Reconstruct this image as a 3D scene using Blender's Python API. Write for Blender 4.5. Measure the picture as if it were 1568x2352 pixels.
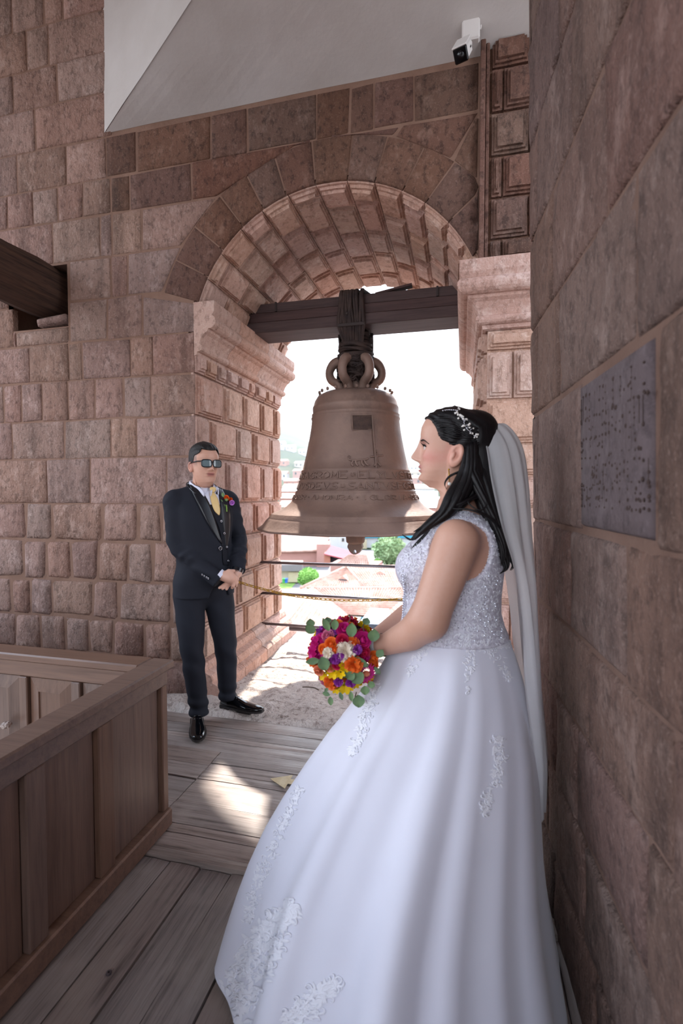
import bpy, bmesh, math, random
import numpy as np
from mathutils import Vector, Matrix, noise as mnoise
from mathutils.bvhtree import BVHTree
for o in list(bpy.data.objects): bpy.data.objects.remove(o)
SC = bpy.context.scene
COL = SC.collection
# ------------------------------------------------------------------ camera
FPX = 1124.0; YAW = math.radians(13.9); PITCH = math.atan(43/1124)
CAM = np.array([0.0, 0.0, 1.42])
cF = np.array([-math.sin(YAW)*math.cos(PITCH), math.cos(YAW)*math.cos(PITCH), -math.sin(PITCH)])
cR = np.array([math.cos(YAW), math.sin(YAW), 0.0]); cU = np.cross(cR, cF)
cd = bpy.data.cameras.new('camera'); cam = bpy.data.objects.new('camera', cd); COL.objects.link(cam)
cd.sensor_fit = 'HORIZONTAL'; cd.sensor_width = 36.0; cd.lens = 36.0*FPX/1568
cd.clip_start = 0.05; cd.clip_end = 6000
cam.location = CAM
cam.rotation_euler = (math.pi/2-PITCH, 0, YAW)
cd.dof.use_dof = True; cd.dof.focus_distance = 2.3; cd.dof.aperture_fstop = 4.0
SC.camera = cam
# ------------------------------------------------------------------ sky, sun, exposure
wd = bpy.data.worlds.new('world'); SC.world = wd; wd.use_nodes = True
wn = wd.node_tree.nodes; wl = wd.node_tree.links
bg = wn['Background']
tc = wn.new('ShaderNodeTexCoord'); sx = wn.new('ShaderNodeSeparateXYZ'); rp = wn.new('ShaderNodeValToRGB')
wl.new(tc.outputs['Generated'], sx.inputs[0]); wl.new(sx.outputs['Z'], rp.inputs[0]); wl.new(rp.outputs[0], bg.inputs['Color'])
rp.color_ramp.elements[0].position = 0.0; rp.color_ramp.elements[0].color = (0.90, 0.94, 1.0, 1)
rp.color_ramp.elements[1].position = 0.9; rp.color_ramp.elements[1].color = (0.58, 0.74, 1.0, 1)
bg.inputs['Strength'].default_value = 2.1
sd = bpy.data.lights.new('sun', 'SUN'); sun = bpy.data.objects.new('sun', sd); COL.objects.link(sun)
sd.energy = 6.0; sd.angle = math.radians(1.6); sd.color = (1.0, 0.94, 0.86)
SUN = Vector((-0.175, 1.0, 1.20)).normalized()
sun.rotation_euler = SUN.to_track_quat('Z', 'Y').to_euler()
sun.location = SUN*60
SC.view_settings.view_transform = 'Standard'; SC.view_settings.look = 'None'
SC.view_settings.gamma = 1.0; SC.view_settings.use_curve_mapping = False
SC.view_settings.exposure = 1.2
SC.cycles.adaptive_threshold = 0.025
SC.cycles.caustics_reflective = False; SC.cycles.caustics_refractive = False; SC.cycles.max_bounces = 5; SC.cycles.diffuse_bounces = 3; SC.cycles.use_light_tree = False; SC.cycles.glossy_bounces = 2; SC.cycles.transmission_bounces = 2; SC.cycles.volume_bounces = 0; SC.cycles.transparent_max_bounces = 8
# ------------------------------------------------------------------ helpers
def isnum(x): return isinstance(x, (int, float, np.floating))
def ray(x, y): return cF+cR*(x-784)/FPX-cU*(y-1176)/FPX
def onY(x, y, Y): d = ray(x, y); return CAM+d*(Y/d[1])
def onX(x, y, X): d = ray(x, y); return CAM+d*(X/d[0])
def onZ(x, y, Z): d = ray(x, y); return CAM+d*((Z-CAM[2])/d[2])
RND = random.Random(7)
def sstep(a, b, x): 
    t = np.clip((x-a)/(b-a), 0, 1); return t*t*(3-2*t)

def tag(o, label=None, cat=None, group=None, kind=None):
    if label: o['label'] = label
    if cat: o['category'] = cat
    if group: o['group'] = group
    if kind: o['kind'] = kind
    return o
def empty(name, loc, label=None, cat=None, group=None):
    o = bpy.data.objects.new(name, None); COL.objects.link(o); o.location = loc; o.empty_display_size = .1
    return tag(o, label, cat, group)
def adopt(o, parent):
    if parent is not None:
        o.parent = parent; o.matrix_parent_inverse = Matrix.Translation(-Vector(parent.location)) if parent.parent is None else Matrix.Identity(4)
    return o
def mesh(name, verts, faces, m=None, parent=None, smooth=False, kind=None):
    me = bpy.data.meshes.new(name)
    me.from_pydata([tuple(map(float, v)) for v in verts], [], [tuple(map(int, f)) for f in faces])
    if smooth: me.polygons.foreach_set('use_smooth', [True]*len(me.polygons))
    me.update()
    o = bpy.data.objects.new(name, me); COL.objects.link(o)
    if m is not None: me.materials.append(M[m] if isinstance(m, str) else m)
    adopt(o, parent)
    if kind: o['kind'] = kind
    return o
class MB:
    def __init__(s): s.v = []; s.f = []
    def add(s, v, f):
        n = len(s.v); s.v += [tuple(map(float, p)) for p in v]; s.f += [tuple(i+n for i in q) for q in f]; return s
    def build(s, name, m, parent=None, smooth=False, kind=None): return mesh(name, s.v, s.f, m, parent, smooth, kind)
def box(lo, hi, b=0.0):
    x0, y0, z0 = lo; x1, y1, z1 = hi
    if b <= 0:
        v = [(x, y, z) for z in (z0, z1) for y in (y0, y1) for x in (x0, x1)]
        return v, [(0, 2, 3, 1), (4, 5, 7, 6), (0, 1, 5, 4), (2, 6, 7, 3), (0, 4, 6, 2), (1, 3, 7, 5)]
    bm = bmesh.new(); bmesh.ops.create_cube(bm, size=1)
    for q in bm.verts: q.co = Vector(((x0+x1)/2+q.co.x*(x1-x0), (y0+y1)/2+q.co.y*(y1-y0), (z0+z1)/2+q.co.z*(z1-z0)))
    bmesh.ops.bevel(bm, geom=bm.edges[:], offset=b, segments=1, affect='EDGES')
    r = [tuple(q.co) for q in bm.verts], [tuple(q.index for q in f.verts) for f in bm.faces]; bm.free(); return r
def prism(poly, axis, a, b):
    """2-D polygon swept along an axis: axis 0 -> (y,z) polygon, 1 -> (x,z), 2 -> (x,y)"""
    def P(p, t):
        return (t, p[0], p[1]) if axis == 0 else ((p[0], t, p[1]) if axis == 1 else (p[0], p[1], t))
    n = len(poly); v = [P(p, a) for p in poly]+[P(p, b) for p in poly]
    f = [tuple(range(n)), tuple(range(2*n-1, n-1, -1))]+[(i, i+n, (i+1) % n+n, (i+1) % n) for i in range(n)]
    return v, f
def gridf(nu, nv, cu=False, cv=False, off=0):
    f = []
    for j in range(nv-1+(1 if cv else 0)):
        for i in range(nu-1+(1 if cu else 0)):
            a = j*nu+i; b = j*nu+(i+1) % nu; c = ((j+1) % nv)*nu+(i+1) % nu; d = ((j+1) % nv)*nu+i
            f.append((a+off, b+off, c+off, d+off))
    return f
def lathe(prof, n=48, c=(0, 0, 0)):
    v = [(c[0]+r*math.cos(2*math.pi*i/n), c[1]+r*math.sin(2*math.pi*i/n), c[2]+z) for r, z in prof for i in range(n)]
    return v, gridf(n, len(prof), cu=True)
def spl(pts, n):
    """Catmull-Rom through points (any dimension) -> n samples"""
    P = np.array(pts, float)
    if len(P) == 2: return P[0]+(P[1]-P[0])*np.linspace(0, 1, n)[:, None]
    Q = np.vstack([2*P[0]-P[1], P, 2*P[-1]-P[-2]]); m = len(P)-1
    t = np.linspace(0, m-1e-6, n); i = t.astype(int); u = (t-i)[:, None]
    a, b, c, d = Q[i], Q[i+1], Q[i+2], Q[i+3]
    return .5*((2*b)+(-a+c)*u+(2*a-5*b+4*c-d)*u*u+(-a+3*b-3*c+d)*u**3)
def tube(path, rad, n=8, cap=True, flat=None, up=None):
    """sweep a (flattened) circle along path; rad scalar or list; flat = (sx, sy) multipliers"""
    P = np.array(path, float); k = len(P)
    R = np.full(k, rad, float) if isnum(rad) else np.array(rad, float)
    T = np.gradient(P, axis=0); T /= np.linalg.norm(T, axis=1)[:, None]+1e-12
    N = np.array(up if up is not None else ((0, 0, 1) if abs(T[0][2]) < .8 else (1, 0, 0)), float)
    v = []
    for i in range(k):
        N = N-T[i]*(N@T[i]); N /= np.linalg.norm(N)+1e-12; B = np.cross(T[i], N)
        fx, fy = flat or (1, 1)
        for j in range(n):
            a = 2*math.pi*j/n; v.append(P[i]+R[i]*(N*math.cos(a)*fx+B*math.sin(a)*fy))
    f = gridf(n, k, cu=True)
    if cap: f += [tuple(range(n-1, -1, -1)), tuple(range((k-1)*n, k*n))]
    return v, f
def ico(c, r, sub=1, sc=(1, 1, 1)):
    bm = bmesh.new(); bmesh.ops.create_icosphere(bm, subdivisions=sub, radius=1)
    R = [tuple(Vector(c)+Vector((q.co.x*r*sc[0], q.co.y*r*sc[1], q.co.z*r*sc[2]))) for q in bm.verts], [tuple(q.index for q in f.verts) for f in bm.faces]
    bm.free(); return R
# ------------------------------------------------------------------ materials
M = {}

def lin(c):
    if isinstance(c, str): c = tuple(int(c[i:i+2], 16)/255 for i in (0, 2, 4)); c = tuple(x/12.92 if x <= .04045 else ((x+.055)/1.055)**2.4 for x in c)
    return (c[0], c[1], c[2], 1.0)
class NT:
    def __init__(s, name):
        s.m = bpy.data.materials.new(name); s.m.use_nodes = True; s.t = s.m.node_tree; s.b = s.t.nodes['Principled BSDF']; M[name] = s.m
        s.tc = s.t.nodes.new('ShaderNodeTexCoord')
    def n(s, t, **k):
        q = s.t.nodes.new(t)
        for a, b in k.items(): setattr(q, a, b)
        return q
    def l(s, a, b): s.t.links.new(a, b)
    def noise(s, scale, detail=4, vec=(1, 1, 1), rough=.55, coord='Object'):
        mp = s.n('ShaderNodeMapping'); mp.inputs['Scale'].default_value = vec; s.l(s.tc.outputs[coord], mp.inputs[0])
        q = s.n('ShaderNodeTexNoise'); q.inputs['Scale'].default_value = scale; q.inputs['Detail'].default_value = detail; q.inputs['Roughness'].default_value = rough
        s.l(mp.outputs[0], q.inputs['Vector']); return q.outputs[0]
    def ramp(s, x, stops):
        q = s.n('ShaderNodeValToRGB'); e = q.color_ramp.elements
        for i, (p, c) in enumerate(stops):
            if i < 2: e[i].position = p; el = e[i]
            else: el = e.new(p)
            el.color = lin(c) if not isnum(c) else (c, c, c, 1)
        s.l(x, q.inputs[0]); return q.outputs[0]
    def mix(s, a, b, fac, mode='MIX'):
        q = s.n('ShaderNodeMixRGB', blend_type=mode)
        for sock, x in ((q.inputs[0], fac), (q.inputs[1], a), (q.inputs[2], b)):
            if isnum(x): sock.default_value = x if sock == q.inputs[0] else (x, x, x, 1)
            elif isinstance(x, (tuple, str)): sock.default_value = lin(x)
            else: s.l(x, sock)
        return q.outputs[0]
    def math(s, op, a, b):
        q = s.n('ShaderNodeMath', operation=op)
        for i, x in enumerate((a, b)):
            if isnum(x): q.inputs[i].default_value = x
            else: s.l(x, q.inputs[i])
        return q.outputs[0]
    def rand(s): return s.n('ShaderNodeObjectInfo').outputs['Random']
    def hsv(s, c, h=.5, sat=1., v=1.):
        q = s.n('ShaderNodeHueSaturation')
        for k, x in (('Hue', h), ('Saturation', sat), ('Value', v)):
            if isnum(x): q.inputs[k].default_value = x
            else: s.l(x, q.inputs[k])
        s.l(c, q.inputs['Color']); return q.outputs[0]
    def mr(s, x, a, b):
        q = s.n('ShaderNodeMapRange'); q.inputs['To Min'].default_value = a; q.inputs['To Max'].default_value = b; s.l(x, q.inputs['Value']); return q.outputs[0]
    def bump(s, h, strength=.4, dist=.01):
        q = s.n('ShaderNodeBump'); q.inputs['Strength'].default_value = strength; q.inputs['Distance'].default_value = dist
        s.l(h, q.inputs['Height']); s.l(q.outputs[0], s.b.inputs['Normal'])
    def out(s, c=None, rough=.6, metal=0, spec=.5):
        if c is not None:
            if isinstance(c, (tuple, str)): s.b.inputs['Base Color'].default_value = lin(c)
            else: s.l(c, s.b.inputs['Base Color'])
        if isnum(rough): s.b.inputs['Roughness'].default_value = rough
        else: s.l(rough, s.b.inputs['Roughness'])
        s.b.inputs['Metallic'].default_value = metal; s.b.inputs['Specular IOR Level'].default_value = spec
        return s.m
def plain(name, c, rough=.6, metal=0, spec=.5, var=0, bump=0, bscale=60):
    t = NT(name)
    if var:
        c = t.mix(c, 0.0, t.mr(t.noise(bscale*.3, 4), 0, var*2))
    if bump: t.bump(t.noise(bscale, 5), bump, .005)
    return t.out(c, rough, metal, spec)
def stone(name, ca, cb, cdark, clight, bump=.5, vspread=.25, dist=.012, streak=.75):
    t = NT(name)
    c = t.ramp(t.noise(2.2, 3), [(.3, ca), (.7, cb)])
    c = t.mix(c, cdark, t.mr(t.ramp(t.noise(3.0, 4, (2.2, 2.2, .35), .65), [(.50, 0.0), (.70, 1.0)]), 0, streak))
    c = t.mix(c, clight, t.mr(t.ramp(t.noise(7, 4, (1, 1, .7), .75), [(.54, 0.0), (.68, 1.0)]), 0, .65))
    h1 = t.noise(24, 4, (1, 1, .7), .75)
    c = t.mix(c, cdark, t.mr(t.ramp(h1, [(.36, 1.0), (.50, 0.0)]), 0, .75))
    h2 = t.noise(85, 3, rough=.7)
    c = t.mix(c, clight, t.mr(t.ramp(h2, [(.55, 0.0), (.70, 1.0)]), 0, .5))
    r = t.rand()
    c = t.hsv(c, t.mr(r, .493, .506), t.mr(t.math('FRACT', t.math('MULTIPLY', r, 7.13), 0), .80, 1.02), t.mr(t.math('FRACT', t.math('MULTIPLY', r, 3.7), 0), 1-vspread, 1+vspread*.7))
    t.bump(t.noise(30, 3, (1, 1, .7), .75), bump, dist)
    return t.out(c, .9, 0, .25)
stone('stone_wall', '8d6e61', 'a07f71', '664f45', 'b89c90', .9, .13, .018)
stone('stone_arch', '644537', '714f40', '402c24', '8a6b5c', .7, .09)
stone('stone_jamb', 'b58f7e', 'c39c89', '93705f', 'd6bbae', .7, .08, .014, streak=.25)
stone('stone_sill', 'c0ab9f', 'd4c2b6', '85695c', 'e2d5cc', .9, .1, .03, streak=.2)
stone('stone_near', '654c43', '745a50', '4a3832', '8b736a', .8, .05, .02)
stone('stone_slab', '54484a', '625455', '463b3d', '706365', .3, .03, streak=.3)
t = NT('mortar'); c = t.ramp(t.noise(6, 3), [(.3, '7e6254'), (.7, '8f7263')]); t.bump(t.noise(45, 6), .5, .01); t.out(c, .95, 0, .2)
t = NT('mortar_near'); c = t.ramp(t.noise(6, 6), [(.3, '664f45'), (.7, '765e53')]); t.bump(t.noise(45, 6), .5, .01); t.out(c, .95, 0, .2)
t = NT('plaster'); c = t.ramp(t.noise(2, 6), [(.25, 'b9b1ab'), (.7, 'c9c3bf')]); c = t.mix(c, '8d8078', t.mr(t.ramp(t.noise(30, 6, rough=.75), [(.70, 0.0), (.8, 1.0)]), 0, .7)); t.bump(t.noise(9, 6), .25, .02); t.out(c, .9, 0, .2)
def wood(name, ca, cb, cdark, axis, rough=.6, vspread=.2, bump=.3, spec=.4, wear=None):
    t = NT(name); s = [14., 14., 14.]; s[axis] = .7
    g = t.noise(3.2, 4, tuple(s), .65)
    c = t.ramp(g, [(.28, cdark), (.45, ca), (.72, cb)])
    s2 = [60., 60., 60.]; s2[axis] = 2.0
    fine = t.noise(3, 4, tuple(s2)); c = t.mix(c, cdark, t.mr(t.ramp(fine, [(.52, 0.0), (.7, 1.0)]), 0, .55))
    if wear: c = t.mix(c, wear, t.mr(t.ramp(t.noise(2.6, 4, rough=.7), [(.48, 0.0), (.7, 1.0)]), 0, .7))
    r = t.rand(); c = t.hsv(c, .5, t.mr(r, .8, 1.1), t.mr(t.math('FRACT', t.math('MULTIPLY', r, 5.3), 0), 1-vspread, 1+vspread))
    t.bump(g, bump, .006)
    return t.out(c, rough, 0, spec)
wood('plank_x', '93837b', 'a89991', '5c504a', 0, .40, .13, .5, .5, 'ab9b90')
wood('plank_y', '877973', '998b85', '5a4e49', 1, .5, .10, .4, .35, 'a3948a')
wood('parapet_wood', '70574a', '7c6152', '5c463b', 2, .38, .06, .18, .45)
wood('parapet_rail', '72594c', '7e6354', '614a3f', 0, .33, .05, .15, .5)
wood('beam_dark', '4a2f20', '5d3b26', '22150e', 1, .75, .05, .5, .3)
wood('beam_bell', '4b3634', '59423f', '392826', 0, .6, .05, .15, .3)
plain('void', '17120f', .9)
plain('steel', '8d8a92', .3, .9)
plain('white_plastic', 'd6d0cc', .45)
plain('black_plastic', '0d0d10', .25)
plain('lens', '060608', .08)
# ================================================================== STRUCTURE
WY = 3.0; WB = 4.556; XL = -1.764; XR = 0.12; AX = -0.826; AZ = 2.394; AR = 0.958
def rough_patch(fn, w, h, proud, rough, seed, out, cell=.055, edge=.018, depth=.04):
    """stone face: fn(u,v) -> point on the wall plane; out = outward normal; edges rounded back into the joint"""
    nu = max(3, int(w/cell)+1); nv = max(3, int(h/cell)+1)
    def knots(n, L):
        e = min(.3, edge/max(L, .01)); return [0.0]+list(np.linspace(e, 1-e, n))+[1.0]
    U = knots(nu, w); V = knots(nv, h); o = np.array(out, float); v = []
    for j, b in enumerate(V):
        for i, a in enumerate(U):
            p = np.array(fn(a, b), float)
            ed = (i in (0, len(U)-1)) or (j in (0, len(V)-1))
            q = mnoise.noise(Vector(p*7+seed))*.6+mnoise.noise(Vector(p*19+seed))*.4
            if ed: p = p+o*(proud*.1-.004+rough*q*.3)
            else:
                near = 1-min(1, min(min(a, 1-a)*w, min(b, 1-b)*h)/(edge*2.2))
                p = p+o*(proud*(1-.35*near)+rough*q)
            v.append(p)
    n0 = len(v); f = gridf(len(U), len(V))
    nU, nV = len(U), len(V)
    per = [i for i in range(nU)]+[j*nU+nU-1 for j in range(1, nV)]+[(nV-1)*nU+i for i in range(nU-2, -1, -1)]+[j*nU for j in range(nV-2, 0, -1)]
    v += [v[k]-o*depth for k in per]; m = len(per)
    f += [(per[(k+1) % m], per[k], n0+k, n0+(k+1) % m) for k in range(m)]
    return v, f
def quad_fn(c):  # corners bl, br, tr, tl
    bl, br, tr, tl = [np.array(p, float) for p in c]
    return lambda a, b: (bl*(1-a)+br*a)*(1-b)+(tl*(1-a)+tr*a)*b
# ---- back wall body with the arched opening
mb = MB()
y0, y1 = WY+.002, WB
ZB, ZT = -.6, 6.2
XWL, XWR = -5.2, 2.2
mb.add(*box((XWL, y0, ZB), (XL-.03, y1, AZ)))
mb.add(*box((XR+.03, y0, ZB), (XWR, y1, AZ)))
hx0, hx1, hz0, hz1 = -3.30, -2.772, 2.625, 3.065      # beam socket
mb.add(*box((XWL, y0, AZ), (hx0, y1, ZT))); mb.add(*box((hx1, y0, AZ), (AX-AR-.03, y1, ZT)))
mb.add(*box((hx0, y0, AZ), (hx1, y1, hz0))); mb.add(*box((hx0, y0, hz1), (hx1, y1, ZT))); mb.add(*box((hx0, y0+.35, hz0), (hx1, y1, hz1)))
mb.add(*box((AX+AR+.03, y0, AZ), (XWR, y1, ZT)))
N = 40; rr = AR+.03
arc = [(AX+rr*math.cos(math.pi*(1-i/N)), AZ+rr*math.sin(math.pi*(1-i/N))) for i in range(N+1)]
for i in range(N):
    (xa, za), (xb, zb) = arc[i], arc[i+1]
    mb.add(*prism([(xa, za), (xb, zb), (xb, ZT), (xa, ZT)], 1, y0, y1))
wall_back = tag(mb.build('wall_back', 'mortar'), 'reddish andesite block wall pierced by the coffered bell arch', None, kind='structure')
# ---- courses of squared stones
ZL = [-.30, -.02, .246, .508, .783, 1.076, 1.345, 1.671, 1.949, 2.233, 2.503, 2.793, 3.078, 3.369, 3.614, 3.893, 4.19, 4.465, 4.749, 5.03, 5.31]
JX = {  # pixel columns of the upright joints, read per course from the floor up
 0: [-60, 20, 110, 200, 290, 360], 1: [-40, 60, 140, 230, 300, 372], 2: [-50, 41, 94, 152, 205, 261, 330, 391],
 3: [-70, 15, 72, 119, 214, 274, 396], 4: [-20, 54, 107, 163, 226, 295, 352], 5: [-40, 60, 122, 236, 317, 372],
 6: [-80, 108, 207, 383], 7: [-60, 28, 148, 254, 314], 8: [-30, 50, 97, 157, 218, 283, 346], 9: [-60, 67, 158, 188, 299, 350],
 10: [-90, 32, 158, 246, 326], 11: [-90, 158, 255, 293], 12: [-40, 120, 229, 257, 326], 13: [16, 75, 132, 190, 253, 298, 441],
 14: [38, 150, 243, 313, 484, 569, 727, 803, 859, 950], 15: [-60, 80, 237], 16: [28, 130, 237], 17: [-30, 60, 110, 237], 18: [26, 99, 144, 237], 19: [-40, 70, 237]}
ZTL = ZL
def ring_x(z, side, R=1.235):
    d = R*R-(z-AZ)**2
    if d <= 0: return AX
    return AX+side*math.sqrt(d)
def put_stone(c, seed, mat='stone_wall', proud=.012, rough=.006, parent=None, name='stone', out=(0, -1, 0), edge=.016):
    w = (np.linalg.norm(np.array(c[1])-c[0])+np.linalg.norm(np.array(c[2])-c[3]))/2; h = (np.linalg.norm(np.array(c[3])-c[0])+np.linalg.norm(np.array(c[2])-c[1]))/2
    v, f = rough_patch(quad_fn(c), w, h, proud, rough, seed, out, edge=edge)
    return mesh(name, v, f, mat, parent or wall_back, True)
PIL = .075     # left edge of the right-hand pilaster
for k in range(len(ZL)-1):
    za, zb = ZL[k], ZL[k+1]; zm = (za+zb)/2
    ymid = 1133-(zm-1.42)*340
    xs = [XWL+RND.uniform(0, .2)]
    while xs[-1] < -3.75: xs.append(xs[-1]+RND.uniform(.3, .5))
    px = [onY(x, ymid, WY)[0] for x in JX[k]]
    px = [x for x in px if x > xs[-1]+.15]
    xs += px
    gap = .005 if k > 5 else .010
    low = k <= 5
    if zm < 2.66: ends = [(XL+.004, XL+.004)]
    elif zb < AZ+1.235: ends = [(ring_x(za, -1)-.006, ring_x(zb, -1)-.006)]
    elif k == 13: ends = [(ring_x(za, -1)-.01, AX-.45)]
    else: ends = [(PIL, PIL)]
    e0, e1 = ends[0]
    if k >= 15: e0 = e1 = onY(240, 300, WY)[0]+.06
    xs = [x for x in xs if x < min(e0, e1)-.07]
    for i, xa in enumerate(xs):
        last = i == len(xs)-1
        xb0 = e0 if last else xs[i+1]; xb1 = e1 if last else xs[i+1]
        j = lambda: RND.uniform(-.006, .006)*(2.0 if low else 1)
        c = [(xa+gap+j(), WY, za+gap+j()), (xb0-gap+j(), WY, za+gap+j()), (xb1-gap+j(), WY, zb-gap+j()), (xa+gap+j(), WY, zb-gap+j())]
        if k == 10 and last: c[2] = (XL+.004, WY, 2.692); c[1] = (XL+.004, WY, za+gap); c[3] = (c[3][0], WY, 2.775)
        # socket of the old floor beam
        if k == 11 and xa < -2.8 and xb0 > -3.35:
            if xa < -3.32: c[1] = (-3.30, WY, za+gap); c[2] = (-3.30, WY, zb-gap)
            else: continue
        if k == 10 and xa < -2.8 and xb0 > -3.3:
            c2 = [(max(xa, -3.24)+gap, WY, za+gap), (xb0-gap, WY, za+gap), (xb0-gap, WY, 2.62), (max(xa, -3.24)+gap, WY, 2.61)]
            put_stone(c2, RND.random()*99)
            if xa < -3.32: c = [c[0], (-3.26, WY, c[0][2]), (-3.26, WY, c[3][2]), c[3]]
            else: continue
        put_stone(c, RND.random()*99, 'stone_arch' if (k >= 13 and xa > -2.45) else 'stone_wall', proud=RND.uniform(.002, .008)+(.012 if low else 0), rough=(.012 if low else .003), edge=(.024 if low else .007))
# ---- arch ring of wedge stones
angs = [161.5, 150.7, 139, 127.1, 116.9, 106.9, 95, 82.8, 72.4, 61.2, 51.4, 40.3, 25]
for i in range(len(angs)-1):
    a0, a1 = math.radians(angs[i])-.003, math.radians(angs[i+1])+.003
    def fn(a, b, a0=a0, a1=a1):
        t = a0+(a1-a0)*a; R = AR+.002+(1.222-AR)*b
        x = AX+R*math.cos(t); z = AZ+R*math.sin(t)
        if x > PIL-.004: x = PIL-.004
        return (x, WY, z)
    v, f = rough_patch(fn, abs(a1-a0)*1.1, .26, RND.uniform(.002, .006), .003, RND.random()*99, (0, -1, 0), edge=.006)
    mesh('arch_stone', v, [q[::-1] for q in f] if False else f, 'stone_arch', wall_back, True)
# stones between ring, top course and pilaster
def tri_stone(pts):
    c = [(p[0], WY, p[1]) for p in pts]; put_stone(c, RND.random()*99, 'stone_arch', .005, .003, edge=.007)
zc = 3.605
tri_stone([(AX-.44, AZ+1.16), (AX-.12, AZ+1.235), (AX-.12, zc), (AX-.44, zc)])
tri_stone([(AX+.02, AZ+1.235), (AX+.40, AZ+1.17), (AX+.44, zc), (AX+.02, zc)])
tri_stone([(AX+.42, AZ+1.16), (AX+.74, AZ+.98), (PIL-.01, zc), (AX+.46, zc)])
tri_stone([(AX+.76, AZ+.965), (PIL-.01, AZ+.84), (PIL-.01, zc-.03), (PIL-.03, zc-.03)])
# ---- stepped boss stones (jambs, soffit, pilaster)
def boss(fn, w, h, seed, steps=((.0, 0.), (.002, .020), (.015, .020), (.017, .036), (.030, .036), (.033, .054)), out=None, jit=.0016, su=1.0):
    """fn(u,v,height) -> point; nested rectangles rising in steps"""
    v = []; nb = len(steps); f = []
    q = random.Random(seed); ch = 1+q.uniform(-.12, .12)
    NU = 3
    for ins, hh in steps:
        a = min(.45, ins*su/w); b = min(.45, ins/h)
        loop = [(a+(1-2*a)*i/NU, b) for i in range(NU)]+[(1-a, b+(1-2*b)*i/NU) for i in range(NU)]+[(1-a-(1-2*a)*i/NU, 1-b) for i in range(NU)]+[(a, 1-b-(1-2*b)*i/NU) for i in range(NU)]
        v += [np.array(fn(x, y, hh*ch))+np.array([q.uniform(-jit, jit) for _ in range(3)]) for x, y in loop]
    n = 4*NU
    for s in range(nb-1): f += [(s*n+i, s*n+(i+1) % n, (s+1)*n+(i+1) % n, (s+1)*n+i) for i in range(n)]
    o = (nb-1)*n; a = min(.45, steps[-1][0]*su/w); b = min(.45, steps[-1][0]/h)
    # inner panel grid
    idx = {}
    ring = [(i, 0) for i in range(NU)]+[(NU, i) for i in range(NU)]+[(NU-i, NU) for i in range(NU)]+[(0, NU-i) for i in range(NU)]
    for k, g in enumerate(ring): idx[g] = o+k
    for gx in range(1, NU):
        for gy in range(1, NU):
            idx[(gx, gy)] = len(v); v.append(np.array(fn(a+(1-2*a)*gx/NU, b+(1-2*b)*gy/NU, steps[-1][1]*ch+.004))+np.array([q.uniform(-jit, jit) for _ in range(3)]))
    f += [(idx[(i, j)], idx[(i+1, j)], idx[(i+1, j+1)], idx[(i, j+1)]) for i in range(NU) for j in range(NU)]
    return v, f
jamb_z = [.246, .508, .783, 1.076, 1.345, 1.671, 1.949, 2.233, 2.375]
def jamb(name, X, side, label):
    root = tag(mesh(name, *box((min(X, X-side*.03), WY+.004, -.05), (max(X, X-side*.03), WB, AZ)), 'stone_jamb'), label, None, kind='structure')
    for k in range(len(jamb_z)-1):
        za, zb = jamb_z[k], jamb_z[k+1]; q = random.Random(k+50*(side > 0))
        if k == 7: ys = [WY, WY+.14, WY+.27, WY+.44, WY+.60, WY+.78, WY+.95, WY+1.14, WY+1.32, WB]
        elif k % 2: ys = [WY, WY+.18, WY+.55, WY+.90, WY+1.24, WB]
        else: ys = [WY, WY+.36, WY+.70, WY+1.05, WY+1.36, WB]
        ys = [ys[0]]+[y+q.uniform(-.025, .025) for y in ys[1:-1]]+[ys[-1]]
        for a, b in zip(ys[:-1], ys[1:]):
            fn = lambda u, v_, hh, a=a, b=b: (X+side*hh, a+.004+(b-a-.008)*u, za+.006+(zb-za-.012)*v_)
            v, f = boss(fn, b-a, zb-za, q.random(), su=1.0 if k == 7 else 1.55)
            mesh('jamb_stone', v, f, 'stone_jamb', root)
    return root
jamb_l = jamb('wall_jamb_left', XL-.012, 1, 'left jamb of the bell arch with stepped block bosses')
jamb_r = jamb('wall_jamb_right', XR+.012, -1, 'right jamb of the bell arch with stepped block bosses')
# ---- jamb plinth mouldings
def plinth(name, X, side, label):
    prof = [(0, 0), (.17, 0), (.17, .085), (.155, .10), (.12, .115), (.12, .135), (.105, .165), (.06, .185), (.06, .205), (.045, .235), (0, .25)]
    root = tag(MB().add(*box((min(X, X+side*.02), WY, -.02), (max(X, X+side*.02), WB, .24))).build(name, 'stone_jamb'), label, kind='structure')
    ys = [WY, 3.42, 3.86, 4.2, WB+.06]
    for a, b in zip(ys[:-1], ys[1:]):
        v, f = prism([(X+side*p, z+RND.uniform(-.003, .003)) for p, z in prof], 1, a+.003, b-.003); mesh('moulding', v, f, 'stone_jamb', root)
    return root
plinth('trim_1', XL-.012, 1, 'stepped base moulding along the foot of the left jamb')
plinth('trim_2', XR+.012, -1, 'stepped base moulding along the foot of the right jamb')
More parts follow.
